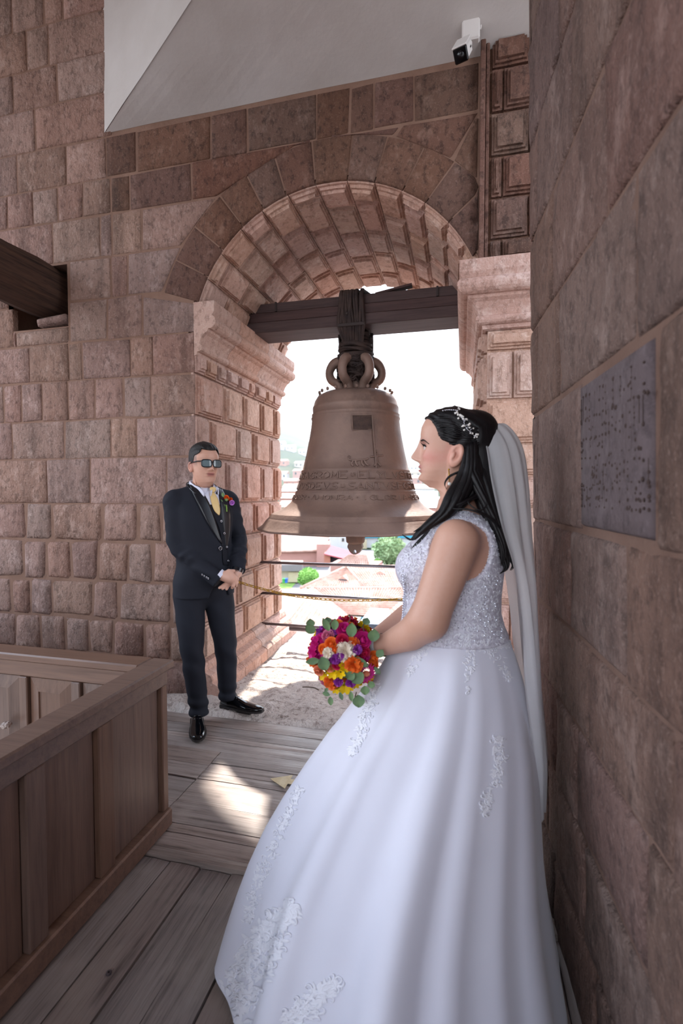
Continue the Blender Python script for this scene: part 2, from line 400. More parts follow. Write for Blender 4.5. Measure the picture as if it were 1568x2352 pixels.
# ---- imposts
def torus_prof(s=1.0):
    p = [(0, 2.345), (.018, 2.352), (.022, 2.372)]
    p += [(.03+.028*math.sin(a), 2.40-.026*math.cos(a)) for a in np.linspace(.3, math.pi-.3, 6)]
    p += [(.04, 2.432), (.05, 2.455), (.075, 2.49), (.10, 2.505), (.105, 2.52)]
    p += [(.105+.055*math.sin(a), 2.566-.048*math.cos(a)) for a in np.linspace(.35, math.pi-.6, 7)]
    p += [(.14, 2.615), (.15, 2.635), (.15, 2.70), (-.002, 2.70)]
    return p
def impost(name, X, side, ys, label):
    root = tag(MB().add(*box((min(X-side*.05, X), ys[0]+.03, 2.35), (max(X-side*.05, X), ys[-1], 2.69))).build(name, 'stone_jamb'), label, kind='structure')
    for a, b in zip(ys[:-1], ys[1:]):
        v, f = prism([(X+side*p, z) for p, z in torus_prof()], 1, a+.002, b-.002); mesh('cornice_stone', v, f, 'stone_jamb', root)
    return root
impost('trim_3', XL, 1, [WY-.004, 3.40, 3.95, 4.35, WB+.05], 'moulded impost cornice on the left jamb under the beam')
PY = 2.95
trim_4 = tag(mesh('trim_4', *box((XR, PY, 2.35), (1.2, WB, 2.69)), 'stone_jamb'), 'moulded impost cornice on the right jamb and pier', kind='structure')
PYc = 2.95; TP = torus_prof(); legs = [WB+.05, 4.2, 3.75, 3.3]
def run(fa, fb, g=.002):
    n_ = len(TP); v = [fa(p, z) for p, z in TP]+[fb(p, z) for p, z in TP]
    f = [tuple(range(n_)), tuple(range(2*n_-1, n_-1, -1))]+[(i, i+n_, (i+1) % n_+n_, (i+1) % n_) for i in range(n_)]
    return v, f
for ya, yb in zip(legs[:-1], legs[1:]): mesh('cornice_stone', *run(lambda p, z, y=ya: (XR-p, y-.002, z), lambda p, z, y=yb: (XR-p, y+.002, z)), 'stone_jamb', trim_4)
mesh('cornice_stone', *run(lambda p, z: (XR-p, 3.298, z), lambda p, z: (XR-p, PYc-p*.9, z)), 'stone_jamb', trim_4)
mesh('cornice_stone', *run(lambda p, z: (XR-p, PYc-p*.9, z), lambda p, z: (1.2, PYc-p*.9, z)), 'stone_jamb', trim_4)
# pier below and pilaster above
pier = tag(mesh('wall_pier', *box((XR+.01, PY+.012, -.1), (.78, WY+.1, 2.36)), 'stone_jamb'), 'block pier right of the bell, below its cornice', kind='structure')
pz = [0, .246, .508, .783, 1.076, 1.345, 1.52, 1.70, 1.955, 2.23, 2.35]
for k in range(len(pz)-1):
    xs = [XR+.005, .47, .78] if k % 2 else [XR+.005, .27, .78]
    for a, b in zip(xs[:-1], xs[1:]):
        fn = lambda u, w_, hh, a=a, b=b, k=k: (a+.004+(b-a-.008)*u, PY+.012-hh*.8, pz[k]+.006+(pz[k+1]-pz[k]-.012)*w_)
        mesh('pier_stone', *boss(fn, b-a, pz[k+1]-pz[k], RND.random()), 'stone_jamb', pier)
fn = lambda u, w_, hh: (.20+.07*u, PY-.03+(-.02+hh)*.5, 2.262+.075*w_)
# carved ring marks on the second pier block
mb = MB()
for cx_ in (.183, .201):
    p = [(cx_+.011*math.cos(a), PY-.029, 2.10+.024*math.sin(a)) for a in np.linspace(-1.4, 1.4 if cx_ > .19 else 1.4, 9)]
    if cx_ < .19: p = [(cx_+.005, PY-.029, z) for z in np.linspace(2.078, 2.122, 5)]
    mb.add(*tube(p, .0035, 6))
mb.build('carved_mark', 'stone_jamb', pier)
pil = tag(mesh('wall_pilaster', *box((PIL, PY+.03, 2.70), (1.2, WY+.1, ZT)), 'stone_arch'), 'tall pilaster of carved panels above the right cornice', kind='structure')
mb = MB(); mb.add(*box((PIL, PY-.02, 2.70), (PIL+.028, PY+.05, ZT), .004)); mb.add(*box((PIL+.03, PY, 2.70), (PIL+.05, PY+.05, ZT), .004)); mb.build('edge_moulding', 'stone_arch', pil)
zz = [2.72, 2.86, 3.09, 3.32, 3.56, 3.80, 3.97, 4.2, 4.45, 4.7, 5.0, 5.3]
for k in range(len(zz)-1):
    xs = [PIL+.06, .20, .44, .8, 1.2] if k % 2 == 0 else [PIL+.06, .34, .7, 1.2]
    for a, b in zip(xs[:-1], xs[1:]):
        fn = lambda u, w_, hh, a=a, b=b, k=k: (a+.004+(b-a-.008)*u, PY+.03-hh*.9, zz[k]+.006+(zz[k+1]-zz[k]-.012)*w_)
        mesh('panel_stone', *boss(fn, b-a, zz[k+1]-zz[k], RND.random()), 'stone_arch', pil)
# ---- coffered soffit
sof = MB(); NS = 36
for i in range(NS):
    t0, t1 = math.pi*i/NS, math.pi*(i+1)/NS
    ra, rb = AR+.006, AR+.034
    q = [(AX+r*math.cos(t), AZ+r*math.sin(t)) for r, t in ((ra, t0), (ra, t1), (rb, t1), (rb, t0))]
    sof.add(*prism(q, 1, WY+.016, WB))
soffit = tag(sof.build('arch_soffit', 'stone_jamb'), 'underside of the bell arch set with stepped square coffers', kind='structure')
ribs = [180, 163.5, 151.5, 140.5, 128.4, 117.7, 106.3, 95.0, 83.0, 72.4, 61.8, 51.9, 40.4, 30.0, 17, 0]
for i in range(len(ribs)-1):
    t0, t1 = math.radians(ribs[i]), math.radians(ribs[i+1]); q = random.Random(i)
    off = [.20, .33, .10, .26][i % 4]
    ys = [WY+.012]+[WY+off+.345*j+q.uniform(-.02, .02) for j in range(5) if WY+off+.345*j < WB-.12]+[WB]
    for a, b in zip(ys[:-1], ys[1:]):
        def fn(u, w_, hh, a=a, b=b, t0=t0, t1=t1):
            t = t0+(t1-t0)*(.004+.992*w_); R = AR+.012-hh*1.05
            return (AX+R*math.cos(t), a+.001+(b-a-.002)*u, AZ+R*math.sin(t))
        v, f = boss(fn, b-a, abs(t1-t0)*AR, q.random(), steps=((.0, 0.), (.002, .016), (.012, .016), (.014, .031), (.023, .031), (.025, .048)), su=1.9)
        mesh('coffer_stone', v, [p[::-1] for p in f], 'stone_jamb', soffit)
# ---- white plaster vault
A = onY(240, 307, WY); K, S = 2.0, .44
XA, ZA = A[0], A[2]
T = 1.35; T2 = 4.2
def groin(t): return (XA+K*t, WY-t, ZA+S*t)
mb = MB()
nx, nt = 26, 16; v = []
for j in range(nt+1):
    t = T2*j/nt
    for i in range(nx+1):
        x0 = min(XA+K*t, 1.15); x = x0+(1.2-x0)*i/nx
        p = Vector((x, WY-t, ZA+S*t-.10*math.sin(math.pi*min(1, t/T2))*0))
        p.z += .014*mnoise.noise(p*1.7)*(1 if 0 < j else .5)
        v.append(p)
mb.add(v, gridf(nx+1, nt+1))
v = []
for j in range(nt+1):
    t = 1.9*j/nt
    for i in range(9):
        g = groin(t); z = g[2]+(6.2-g[2])*i/8
        p = Vector((g[0], g[1], z)); p.y += .012*mnoise.noise(p*1.5); v.append(p)
mb.add(v, gridf(9, nt+1))
# outer shell of the vault (keeps it a solid, closed against the sky)
tag(mb.build('ceiling', 'plaster', smooth=False), 'white plastered sloping vault above the bell arch', kind='structure')
# ---- unseen chamber sides and roof, added to cut sky fill; arches sized for light
def pierced(name, poly_fn, a0, a1, o0, o1, ztop, label, zs=.9):
    mb = MB(); c_, r_ = (o0+o1)/2, (o1-o0)/2
    mb.add(*poly_fn([(a0, -.1), (o0, -.1), (o0, ZT), (a0, ZT)])); mb.add(*poly_fn([(o1, -.1), (a1, -.1), (a1, ZT), (o1, ZT)]))
    mb.add(*poly_fn([(o0, -.1), (o1, -.1), (o1, zs), (o0, zs)]))
    for i in range(20):
        ta, tb = math.pi*(1-i/20), math.pi*(1-(i+1)/20); xa, xb = c_+r_*math.cos(ta), c_+r_*math.cos(tb)
        mb.add(*poly_fn([(xa, ztop+.35*r_*math.sin(ta)), (xb, ztop+.35*r_*math.sin(tb)), (xb, ZT), (xa, ZT)]))
    return tag(mb.build(name, 'stone_wall'), label, kind='structure')
pierced('unseen_wall_left', lambda p: prism(p, 0, -5.7, -5.15), -3.6, 3.0, -3.3, 2.7, 4.6, 'unseen far left chamber wall, added with a wide arched opening sized for the light')
pierced('unseen_wall_rear', lambda p: prism(p, 1, -3.9, -3.4), -5.2, 2.2, -3.6, 1.0, 3.4, 'unseen chamber wall behind the viewer, added with an arched opening sized for the fill light', 1.0)
tag(mesh('unseen_ceiling_slab', *box((-5.6, -3.8, 6.2), (2.2, 4.2, 6.3)), 'plaster'), 'unseen roof slab added over the bell chamber to hold back sky light', kind='structure')
# ---- near right wall
RC = np.array([.262, 2.0]); RD = np.array([math.sin(math.radians(3.8)), -math.cos(math.radians(3.8))]); RN = np.array([-math.cos(math.radians(3.8)), -math.sin(math.radians(3.8))])
def lean(z): return .045*(1.42-z)*.55-.0*z      # foot stands further out than the top (towards +x)
def rw(s, z, d=0.0):
    x, y = RC+RD*s+RN*d; return np.array((x+lean(z)*.9, y, z))
mb = MB()
v = [rw(s, z, -.003) for s in (0.012, 3.2) for z in (-.1, 1.4, 5.6)]+[rw(s, z, -.40) for s in (0.012, 3.2) for z in (-.1, 1.4, 5.6)]
f = [(0, 1, 4, 3), (1, 2, 5, 4), (6, 9, 10, 7), (7, 10, 11, 8), (0, 6, 7, 1), (1, 7, 8, 2), (3, 4, 10, 9), (4, 5, 11, 10), (2, 8, 11, 5), (0, 3, 9, 6)]
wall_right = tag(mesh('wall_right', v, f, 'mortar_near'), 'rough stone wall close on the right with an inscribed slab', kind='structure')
def hitR(px, py):
    d = ray(px, py); z = 1.4
    for _ in range(5):
        c = np.array([RC[0]+lean(z)*.9, RC[1]]); t = (RN@(c-CAM[:2]))/(RN@d[:2]); P = CAM+d*t; z = P[2]
    return (RD@(P[:2]-c)), P[2]
RZ = [-.05, .14, .43, .72, 1.02, 1.32, 1.625, 1.94, 2.27, 2.62, 2.98, 3.35, 3.75, 4.2, 4.7, 5.3]
slab_tl, slab_tr, slab_br, slab_bl = hitR(1340, 882), hitR(1508, 765), hitR(1510, 1255), hitR(1335, 1212)
RS = {0: [0, .3, .7], 1: [0, .22, .62, 1.0], 2: [0, .33, .52, .9], 3: [0, .20, .66, 1.1], 4: [0, .12, .50, .85], 5: None, 6: None, 7: [0, .10, .42, .95], 8: [0, .38, .80], 9: [0, .22, .7],
      10: [0, .45, .9], 11: [0, .3, .8], 12: [0, .5, 1.0], 13: [0, .35, .9], 14: [0, .5, 1.1]}
print('slab', slab_tl, slab_tr, slab_br, slab_bl)
sl0 = (slab_tl[0]+slab_bl[0])/2; sl1 = (slab_tr[0]+slab_br[0])/2; sz0 = (slab_bl[1]+slab_br[1])/2; sz1 = (slab_tl[1]+slab_tr[1])/2
RZ = [-.05, .22, .50, .78, sz0-.30, sz0-.01, sz1+.012, sz1+.33, sz1+.66, sz1+1.0, sz1+1.36, sz1+1.75, sz1+2.2, sz1+2.7, sz1+3.3]
RS = {0: [0, .3, .7, 1.2], 1: [0, .22, .62, 1.05], 2: [0, .33, .56, 1.0], 3: [0, .24, .66, 1.1], 4: [0, .17, .50, .9], 5: [0, .10, sl0, sl1, 1.35], 6: [0, .10, .40, .95], 7: [0, .33, .80, 1.3], 8: [0, .12, .55, 1.1],
      9: [0, .42, .9], 10: [0, .25, .8], 11: [0, .5, 1.0], 12: [0, .35, .9], 13: [0, .5, 1.1]}
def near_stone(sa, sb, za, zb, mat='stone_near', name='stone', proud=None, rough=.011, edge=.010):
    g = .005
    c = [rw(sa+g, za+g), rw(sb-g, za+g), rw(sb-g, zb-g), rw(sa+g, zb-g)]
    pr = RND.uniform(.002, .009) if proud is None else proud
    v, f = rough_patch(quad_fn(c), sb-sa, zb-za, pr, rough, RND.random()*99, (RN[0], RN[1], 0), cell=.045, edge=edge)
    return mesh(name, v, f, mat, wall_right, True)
for k in range(len(RZ)-1):
    ss = RS[k]+[ (RS[k][-1]+.45), (RS[k][-1]+.9), RS[k][-1]+1.4]
    ss = [s for s in ss if s < 3.0]+[3.15]
    for i in range(len(ss)-1):
        if k == 5 and i == 2:
            slab = near_stone(ss[i]+.008, ss[i+1]-.008, RZ[k]+.012, RZ[k+1]-.012, 'stone_slab', 'inscribed_stone', .012, .0008, .008); slab['label'] = 'smooth grey slab cut with rows of worn letters'
        else: near_stone(ss[i], ss[i+1], RZ[k]+RND.uniform(-.004, .004), RZ[k+1]+RND.uniform(-.004, .004))
    # quoin faces turned round the far corner
    za, zb = RZ[k], RZ[k+1]
    c = [rw(0, za+.008)+np.array((.26, .0, 0)), rw(0, za+.008), rw(0, zb-.008), rw(0, zb-.008)+np.array((.26, .0, 0))]
    v, f = rough_patch(quad_fn([c[1], c[0], c[3], c[2]]), .26, zb-za, RND.uniform(.0, .02), .012, RND.random()*99, (0, 1, 0), edge=.025)
    mesh('stone', v, [q[::-1] for q in f], 'stone_near', wall_right, True)
# worn lettering: short chiselled strokes with drilled ends, five rows
mb = MB(); q = random.Random(3)
rows = [(.06, .07), (.22, .06), (.34, .06), (.53, .05), (.67, .05)]
for t0_, hh in rows:
    s = sl0+.032
    while s < sl1-.02:
        w_ = q.uniform(.014, .024); zt = sz1-.02-(sz1-sz0)*t0_; zb_ = zt-hh*(.8)
        kind = q.random()
        def stroke(a, b):
            for e in np.linspace(0, 1, q.choice((2, 3, 4))):
                if q.random() < .65: mb.add(*ico(rw(a[0]+(b[0]-a[0])*e+q.uniform(-.002, .002), a[1]+(b[1]-a[1])*e+q.uniform(-.004, .004), .0112), q.uniform(.0028, .0048), 1, (.8, 1, q.uniform(.8, 1.5))))
            if q.random() < .45: mb.add(*tube([rw(a[0], a[1], .0116), rw(b[0], b[1], .0116)], .0008, 5))
        stroke((s, zt), (s, zb_))
        if kind < .6: stroke((s+w_, zt), (s+w_, zb_))
        if kind < .3: stroke((s, (zt+zb_)/2), (s+w_, (zt+zb_)/2))
        elif kind > .75: stroke((s, zb_), (s+w_, zb_))
        s += w_+q.uniform(.014, .022)
o = mb.build('carved_lettering', plain('pit', '3d2e2a', .95), slab, kind='stuff')
# ---- floor: planks on a dark bed, stone sill
floor = tag(mesh('floor', *box((-5.2, -2.0, -.30), (1.3, 2.80, -.045)), 'void'), 'worn wooden plank floor of the bell chamber', kind='structure')
# stairwell is hidden by the parapet, floor bed stops at it
floor.data.clear_geometry()
bd = MB(); bd.add(*box((-1.24, -2.0, -.30), (1.3, 2.80, -.045))); bd.add(*box((-5.2, 1.80, -.30), (-1.24, 2.80, -.045)))
floor.data.from_pydata([tuple(p) for p in bd.v], [], bd.f); floor.data.update()
def plank(xa, xb, ya, yb, m, top=0.0):
    g = .0025; nx = max(2, int((xb-xa)/.12)); ny = max(2, int((yb-ya)/.12)); s = RND.random()*50; v = []
    tl, tt = RND.uniform(-.003, .003), RND.uniform(-.004, .002)
    for j in range(ny+1):
        for i in range(nx+1):
            x = xa+g+(xb-xa-2*g)*i/nx; y = ya+g+(yb-ya-2*g)*j/ny
            e = .004*((i in (0, nx))+(j in (0, ny)))
            z = top+tt+tl*(j/ny-.5)-e*.6+.002*mnoise.noise(Vector((x*3+s, y*3, 0)))
            wob = .0025*mnoise.noise(Vector((x*2+s, y*2, 4)))
            v.append((x+(wob if i in (0, nx) else 0), y+(wob if j in (0, ny) else 0), z))
    n0 = len(v); per = [i for i in range(nx+1)]+[j*(nx+1)+nx for j in range(1, ny+1)]+[ny*(nx+1)+i for i in range(nx-1, -1, -1)]+[j*(nx+1) for j in range(ny-1, 0, -1)]
    v += [(v[k][0], v[k][1], -.044) for k in per]; m_ = len(per)
    f = gridf(nx+1, ny+1)+[(per[(k+1) % m_], per[k], n0+k, n0+(k+1) % m_) for k in range(m_)]
    return mesh('plank', v, f, m, floor)
YJ = [2.785, 2.665, 2.56, 2.507, 2.405]
for a, b in zip(YJ[1:], YJ[:-1]):
    cuts = [-5.0, -2.9+RND.uniform(-.3, .3), -.55+RND.uniform(-.15, .35), 1.25]
    for c0, c1 in zip(cuts[:-1], cuts[1:]): plank(c0, c1, a, b, 'plank_x')
YR = [2.405, 2.297, 2.215, 2.155, 1.966, 1.829, 1.779, 1.69, 1.643]
for a, b in zip(YR[1:], YR[:-1]): plank(-1.278 if b > 1.84 else -1.235, 1.25, a, b, 'plank_x')
YLf = [2.405, 2.268, 2.146, 1.99, 1.83]
for a, b in zip(YLf[1:], YLf[:-1]):
    cut = -2.6+RND.uniform(-.3, .3); plank(-5.0, cut, a, b, 'plank_x'); plank(cut, -1.278, a, b, 'plank_x')
XP = [-1.235, -1.094, -.963, -.835, -.694, -.56, -.41, -.27, -.12, .02, .16, .30, .44]
for a, b in zip(XP[:-1], XP[1:]): plank(a, b, -1.6, 1.643, 'plank_y', -.012)
# stone sill: uneven worn slab with a broken front edge
nx, ny = 84, 70; v = []
for j in range(ny+1):
    for i in range(nx+1):
        x = -2.6+3.4*i/nx; y = 2.79+(WB+.12-2.79)*j/ny
        p = Vector((x, y, 0)); front = .03*mnoise.noise(Vector((x*4, 1, 3)))+.015*mnoise.noise(Vector((x*15, 1, 3)))
        z = .012+.030*mnoise.noise(p*2.1)+.018*mnoise.noise(p*6)+.012*mnoise.noise(p*17)
        r = max(0, 1-(y-2.79)/.45); z += r*(.016*mnoise.noise(p*26)-.004)
        if y < 3.0 and x < XL-.0: z += .02
        z = max(z, -.03)
        if j == 0: y += front; z = -.06
        elif j == 1: y += front
        v.append((x, y, z))
tag(mesh('floor_sill', v, gridf(nx+1, ny+1), 'stone_sill', None, True), 'pale weathered stone sill of the arch beyond the planks', kind='structure')
# ================================================================== PARAPET
pa = empty('stair_parapet', (-1.21, 1.82, 0), 'low brown panelled wooden parapet around the stairwell', 'parapet')
PH = .70; PX = -1.205; PYB = 1.81; PT = .055
def rail(name, lo, hi, m='parapet_rail', b=.006): return mesh(name, *box(lo, hi, b), m, pa)
# side running towards the camera (x = PX), outer face at x = PX
rail('top_rail', (PX-.085, -1.2, PH-.022), (PX+.018, PYB+.022, PH+.012))
rail('upper_rail', (PX-PT, -1.2, PH-.088), (PX, PYB, PH-.022))
rail('base_rail', (PX-PT, -1.2, .0), (PX+.010, PYB+.006, .075))
stiles = [(1.772, PYB), (1.405, 1.48), (1.115, 1.185), (.80, .87), (.48, .55), (.12, .19), (-.3, -.23)]
for a, b in stiles: mesh('stile', *box((PX-PT, a, .075), (PX-.004, b, PH-.088), .004), 'parapet_wood', pa)
ends = [(b, a2) for (a2, _), (_, b) in zip(stiles[:-1], stiles[1:])]
for a, b in ends: mesh('panel', *box((PX-PT+.004, a+.012, .075), (PX-.026, b-.002, PH-.088), .003), 'parapet_wood', pa)
# back side running left (y = PYB outer), raised panels on the inner face
rail('top_rail', (-4.6, PYB-.085, PH-.022), (PX-.086, PYB+.022, PH+.012))
rail('upper_rail', (-4.6, PYB-PT, PH-.10), (PX-PT, PYB, PH-.022))
rail('base_rail', (-4.6, PYB-PT, -.02), (PX-PT, PYB, .075))
bx = [PX-PT, -1.33, -1.60, -1.88, -2.16, -2.44, -2.9, -3.4, -4.0, -4.6]
def raised(x0, x1, z0, z1, y):
    v = []; st = [(0, .0), (.055, .014), (.058, .008)]
    for ins, h in st: v += [(x0+ins, y-h, z0+ins), (x1-ins, y-h, z0+ins), (x1-ins, y-h, z1-ins), (x0+ins, y-h, z1-ins)]
    f = [(s*4+i, s*4+(i+1) % 4, s*4+4+(i+1) % 4, s*4+4+i) for s in range(2) for i in range(4)]+[(8, 9, 10, 11)]
    v += [(x0, y+.02, z0), (x1, y+.02, z0), (x1, y+.02, z1), (x0, y+.02, z1)]
    f += [(1, 0, 12, 13), (2, 1, 13, 14), (3, 2, 14, 15), (0, 3, 15, 12), (15, 14, 13, 12)]
    return v, f
for a, b in zip(bx[1:], bx[:-1]):
    mesh('stile', *box((b-.045 if b != bx[0] else b-.02, PYB-PT-.004, -.9), (b, PYB-.01, PH-.10), .004), 'parapet_wood', pa)
    mesh('panel', *raised(a+.006, b-.05, -.9, PH-.104, PYB-PT+.012), 'parapet_wood', pa)
# stairwell lining under the floor and the stair below
well = MB(); well.add(*box((-4.6, PYB-.05, -2.2), (PX-PT, PYB-.005, -.02))); well.add(*box((PX-PT+.01, -1.2, -2.2), (PX-.005, PYB-.05, 0.0)))
tag(well.build('stairwell_wall', 'parapet_wood'), 'brown boarded lining of the stairwell below the parapet', kind='structure')
tag(mesh('stairwell_floor', *box((-4.6, -1.2, -2.3), (PX, PYB, -2.2)), 'plank_y'), 'lower landing at the bottom of the stairwell', kind='structure')
# rough peg on the inner panel
p = onY(14, 1665, PYB-.09); 
v, f = ico(p, .018, 2, (1.2, 1.3, .8)); v = [tuple(Vector(q)+Vector(q).normalized()*0+Vector((0, 0, 0))+.006*mnoise.noise_vector(Vector(q)*60)) for q in v]
peg = mesh('peg', v+[], f, 'stone_sill', pa); peg['label'] = 'pale rough knob on the inner panel'
# ================================================================== OLD FLOOR BEAM in the left wall
vb = []
path = [( -3.02, y, 2.905) for y in np.linspace(3.28, .6, 14)]
for i, (x, y, z) in enumerate(path):
    for a, (dx, dz) in enumerate([(-.16, -.13), (-.05, -.165), (.11, -.155), (.165, -.07), (.17, .10), (.12, .16), (-.12, .17), (-.17, .10)]):
        p = Vector((x+dx, y, z+dz)); n = mnoise.noise(p*3.1)*.015+mnoise.noise(p*9)*.006; vb.append((x+dx+n, y, z+dz+n*.6))
fb = gridf(8, 14, cu=True)+[tuple(range(8)), tuple(range(13*8+7, 13*8-1, -1))]
tag(mesh('old_wall_beam', vb, fb, 'beam_dark', None), 'dark hewn timber beam running into a socket in the left wall', 'beam')
v, f = rough_patch(lambda a, b: (-3.02+.235*a, 2.985, 2.635+.055*b+.02*a), .22, .055, .03, .012, 3, (0, -1, 0), cell=.03, depth=.09)
tag(mesh('wedge_stone', v, f, 'stone_wall', None, True), 'small loose stone wedged under the dark timber beam', 'stone')
# ================================================================== BELL BEAM
bb = empty('bell_beam', (AX, 3.80, 2.70), 'heavy dark wooden beam spanning the arch above the bell', 'beam')
BY0, BY1 = 3.66, 3.94; zb_ = 2.69
zs = [2.69, 2.775, 2.85, 2.925]
for i in range(3):
    d = [.0, .010, .022][i]
    mesh('beam_layer', *box((XL+.002, BY0+d, zs[i]), (XR-.002, BY1-d, zs[i+1]-.003), .004), 'beam_bell', bb)
mesh('iron_strap', *box((-1.45, BY0+.012, 2.852), (-1.435, BY0+.025, 2.925)), plain('iron', '3c3230', .7, .3), bb)
mesh('iron_strap', *box((-.20, BY0+.012, 2.852), (-.185, BY0+.025, 2.925)), 'iron', bb)
v, f = box((-.14, -.03, -.008), (.14, .03, .008)); rt = Matrix.Rotation(math.radians(-9), 4, 'Y')
v = [tuple(rt @ Vector(p)+Vector((-.52, 3.75, 2.955))) for p in v]
tag(mesh('loose_board', v, f, 'beam_bell'), 'short dark board lying tilted on top of the bell beam', 'board')
# ================================================================== BELL
plain('bronze', '7b6156', .55, .35)
t = NT('bronze'); c = t.ramp(t.noise(4, 6), [(.3, '7b645a'), (.7, '92786b')]); c = t.mix(c, '4a3d37', t.mr(t.ramp(t.noise(2.4, 6, (1, 1, .8), .65), [(.55, 0.0), (.75, 1.0)]), 0, .75)); c = t.mix(c, 'a58a7b', t.mr(t.ramp(t.noise(11, 4, rough=.7), [(.6, 0.0), (.78, 1.0)]), 0, .4))
t.bump(t.noise(22, 4, rough=.7), .4, .008); t.out(c, .58, .2, .4)
BX, BYc = AX, 3.80
bell = empty('bell', (BX, BYc, 1.09), 'large bronze bell with raised inscription bands hanging in the arch', 'bell')
prof = [(.0, 2.22), (.18, 2.215), (.255, 2.20), (.30, 2.175), (.322, 2.14), (.333, 2.10), (.338, 2.095), (.338, 2.085), (.336, 2.045), (.345, 2.04), (.345, 2.03), (.340, 2.022), (.349, 2.015), (.349, 2.005), (.344, 1.995),
        (.352, 1.93), (.366, 1.85), (.384, 1.76), (.402, 1.69), (.418, 1.635), (.427, 1.63), (.428, 1.62), (.424, 1.612), (.438, 1.555), (.447, 1.55), (.449, 1.538), (.445, 1.53), (.462, 1.47), (.472, 1.465), (.474, 1.452), (.470, 1.445), (.478, 1.435), (.477, 1.425), (.494, 1.375), (.512, 1.34), (.545, 1.30), (.60, 1.262), (.655, 1.235), (.665, 1.228), (.668, 1.215), (.680, 1.208), (.682, 1.196), (.690, 1.19), (.705, 1.172), (.735, 1.13), (.765, 1.105), (.775, 1.095), (.768, 1.085), (.73, 1.082), (.66, 1.09), (.60, 1.12), (.52, 1.2), (.44, 1.35), (.39, 1.6), (.32, 1.9), (.25, 2.1), (0, 2.13)]
BZ0 = [1.0, 1.085, 1.30, 1.425, 1.465, 1.55, 1.63, 1.76, 2.3]; BZ1 = [1.06, 1.14, 1.318, 1.415, 1.437, 1.517, 1.597, 1.745, 2.3]
prof = [(r, float(np.interp(z, BZ0, BZ1))) for r, z in prof]
n = 96; v = []
for k, (r, z) in enumerate(prof):
    for i in range(n):
        a = 2*math.pi*i/n; rr_ = r; zz_ = z
        if 44 <= k <= 50: # chipped lip
            q = mnoise.noise(Vector((math.cos(a)*5, math.sin(a)*5, k*.1)))+.5*mnoise.noise(Vector((math.cos(a)*14, math.sin(a)*14, 2)))
            rr_ += .008*q; zz_ += .006*q
        v.append((BX+rr_*math.cos(a), BYc+rr_*math.sin(a), zz_))
body = mesh('bell_body', v, gridf(n, len(prof), cu=True), 'bronze', bell, True)
def bell_r(z):
    P = [(zz_, r) for r, zz_ in prof[15:37]][::-1]; return float(np.interp(z, [p[0] for p in P], [p[1] for p in P]))
LET = {  # stroke letters in a 0-1 box
 'A': [[(0, 0), (.5, 1), (1, 0)], [(.2, .4), (.8, .4)]], 'C': [[(1, .85), (.5, 1), (.05, .6), (.1, .3), (.5, 0), (1, .15)]], 'D': [[(0, 0), (0, 1), (.6, .9), (1, .5), (.6, .1), (0, 0)]],
 'E': [[(1, 1), (0, 1), (0, 0), (1, 0)], [(0, .5), (.7, .5)]], 'F': [[(1, 1), (0, 1), (0, 0)], [(0, .5), (.7, .5)]], 'G': [[(1, .85), (.5, 1), (.05, .6), (.1, .3), (.5, 0), (1, .15), (1, .5), (.6, .5)]], 'H': [[(0, 0), (0, 1)], [(1, 0), (1, 1)], [(0, .5), (1, .5)]],
 'I': [[(.5, 0), (.5, 1)]], 'L': [[(0, 1), (0, 0), (.9, 0)]], 'M': [[(0, 0), (.1, 1), (.5, .3), (.9, 1), (1, 0)]], 'N': [[(0, 0), (0, 1), (1, 0), (1, 1)]], 'O': [[(.5, 0), (.05, .3), (.05, .7), (.5, 1), (.95, .7), (.95, .3), (.5, 0)]],
 'P': [[(0, 0), (0, 1), (.8, .95), (1, .72), (.8, .5), (0, .48)]], 'R': [[(0, 0), (0, 1), (.8, .95), (1, .72), (.8, .5), (0, .48), (1, 0)]], 'S': [[(1, .88), (.5, 1), (.1, .78), (.3, .55), (.75, .45), (.95, .2), (.5, 0), (0, .12)]],
 'T': [[(0, 1), (1, 1)], [(.5, 1), (.5, 0)]], 'U': [[(0, 1), (.05, .25), (.5, 0), (.95, .25), (1, 1)]], 'V': [[(0, 1), (.5, 0), (1, 1)]], 'Y': [[(0, 1), (.5, .5), (1, 1)], [(.5, .5), (.5, 0)]], 'J': [[(.9, 1), (.9, .2), (.5, 0), (.1, .2)]],
 '*': [[(.2, .3), (.8, .7)], [(.8, .3), (.2, .7)], [(.5, .2), (.5, .8)]], '.': [[(.4, .5), (.6, .5)]]}
def bell_pt(a, z, out=.0): r = bell_r(z)+out; return (BX+r*math.cos(a), BYc+r*math.sin(a), z)
def band(text, zlo, zhi, mid, midpix, wch, th):
    """letters stand on the bell; text[mid] sits at the angle seen at pixel column midpix"""
    p = onY(midpix, 1133, BYc-.4); base = math.atan2(-bell_r((zlo+zhi)/2), 0)
    rm = bell_r((zlo+zhi)/2); mb = MB()
    # angle whose point projects to column midpix
    best = min(np.linspace(-math.pi, 0, 721), key=lambda a: abs(784+FPX*((np.array(bell_pt(a, zlo))-CAM)@cR)/((np.array(bell_pt(a, zlo))-CAM)@cF)-midpix))
    for i, ch in enumerate(text):
        a0 = best+(i-mid)*wch*1.28/rm
        if not (-math.pi-.25 < a0 < .25): continue
        for st in LET.get(ch, []):
            pts = []
            for (u0, w0), (u1, w1) in zip(st[:-1], st[1:]):
                for s in np.linspace(0, 1, 4)[:-1]: pts.append((u0+(u1-u0)*s, w0+(w1-w0)*s))
            pts.append(st[-1])
            if len(pts) > 1: mb.add(*tube([bell_pt(a0+u*wch/rm, zlo+(zhi-zlo)*w_, .004) for u, w_ in pts], th*1.1, 5))
    return mb
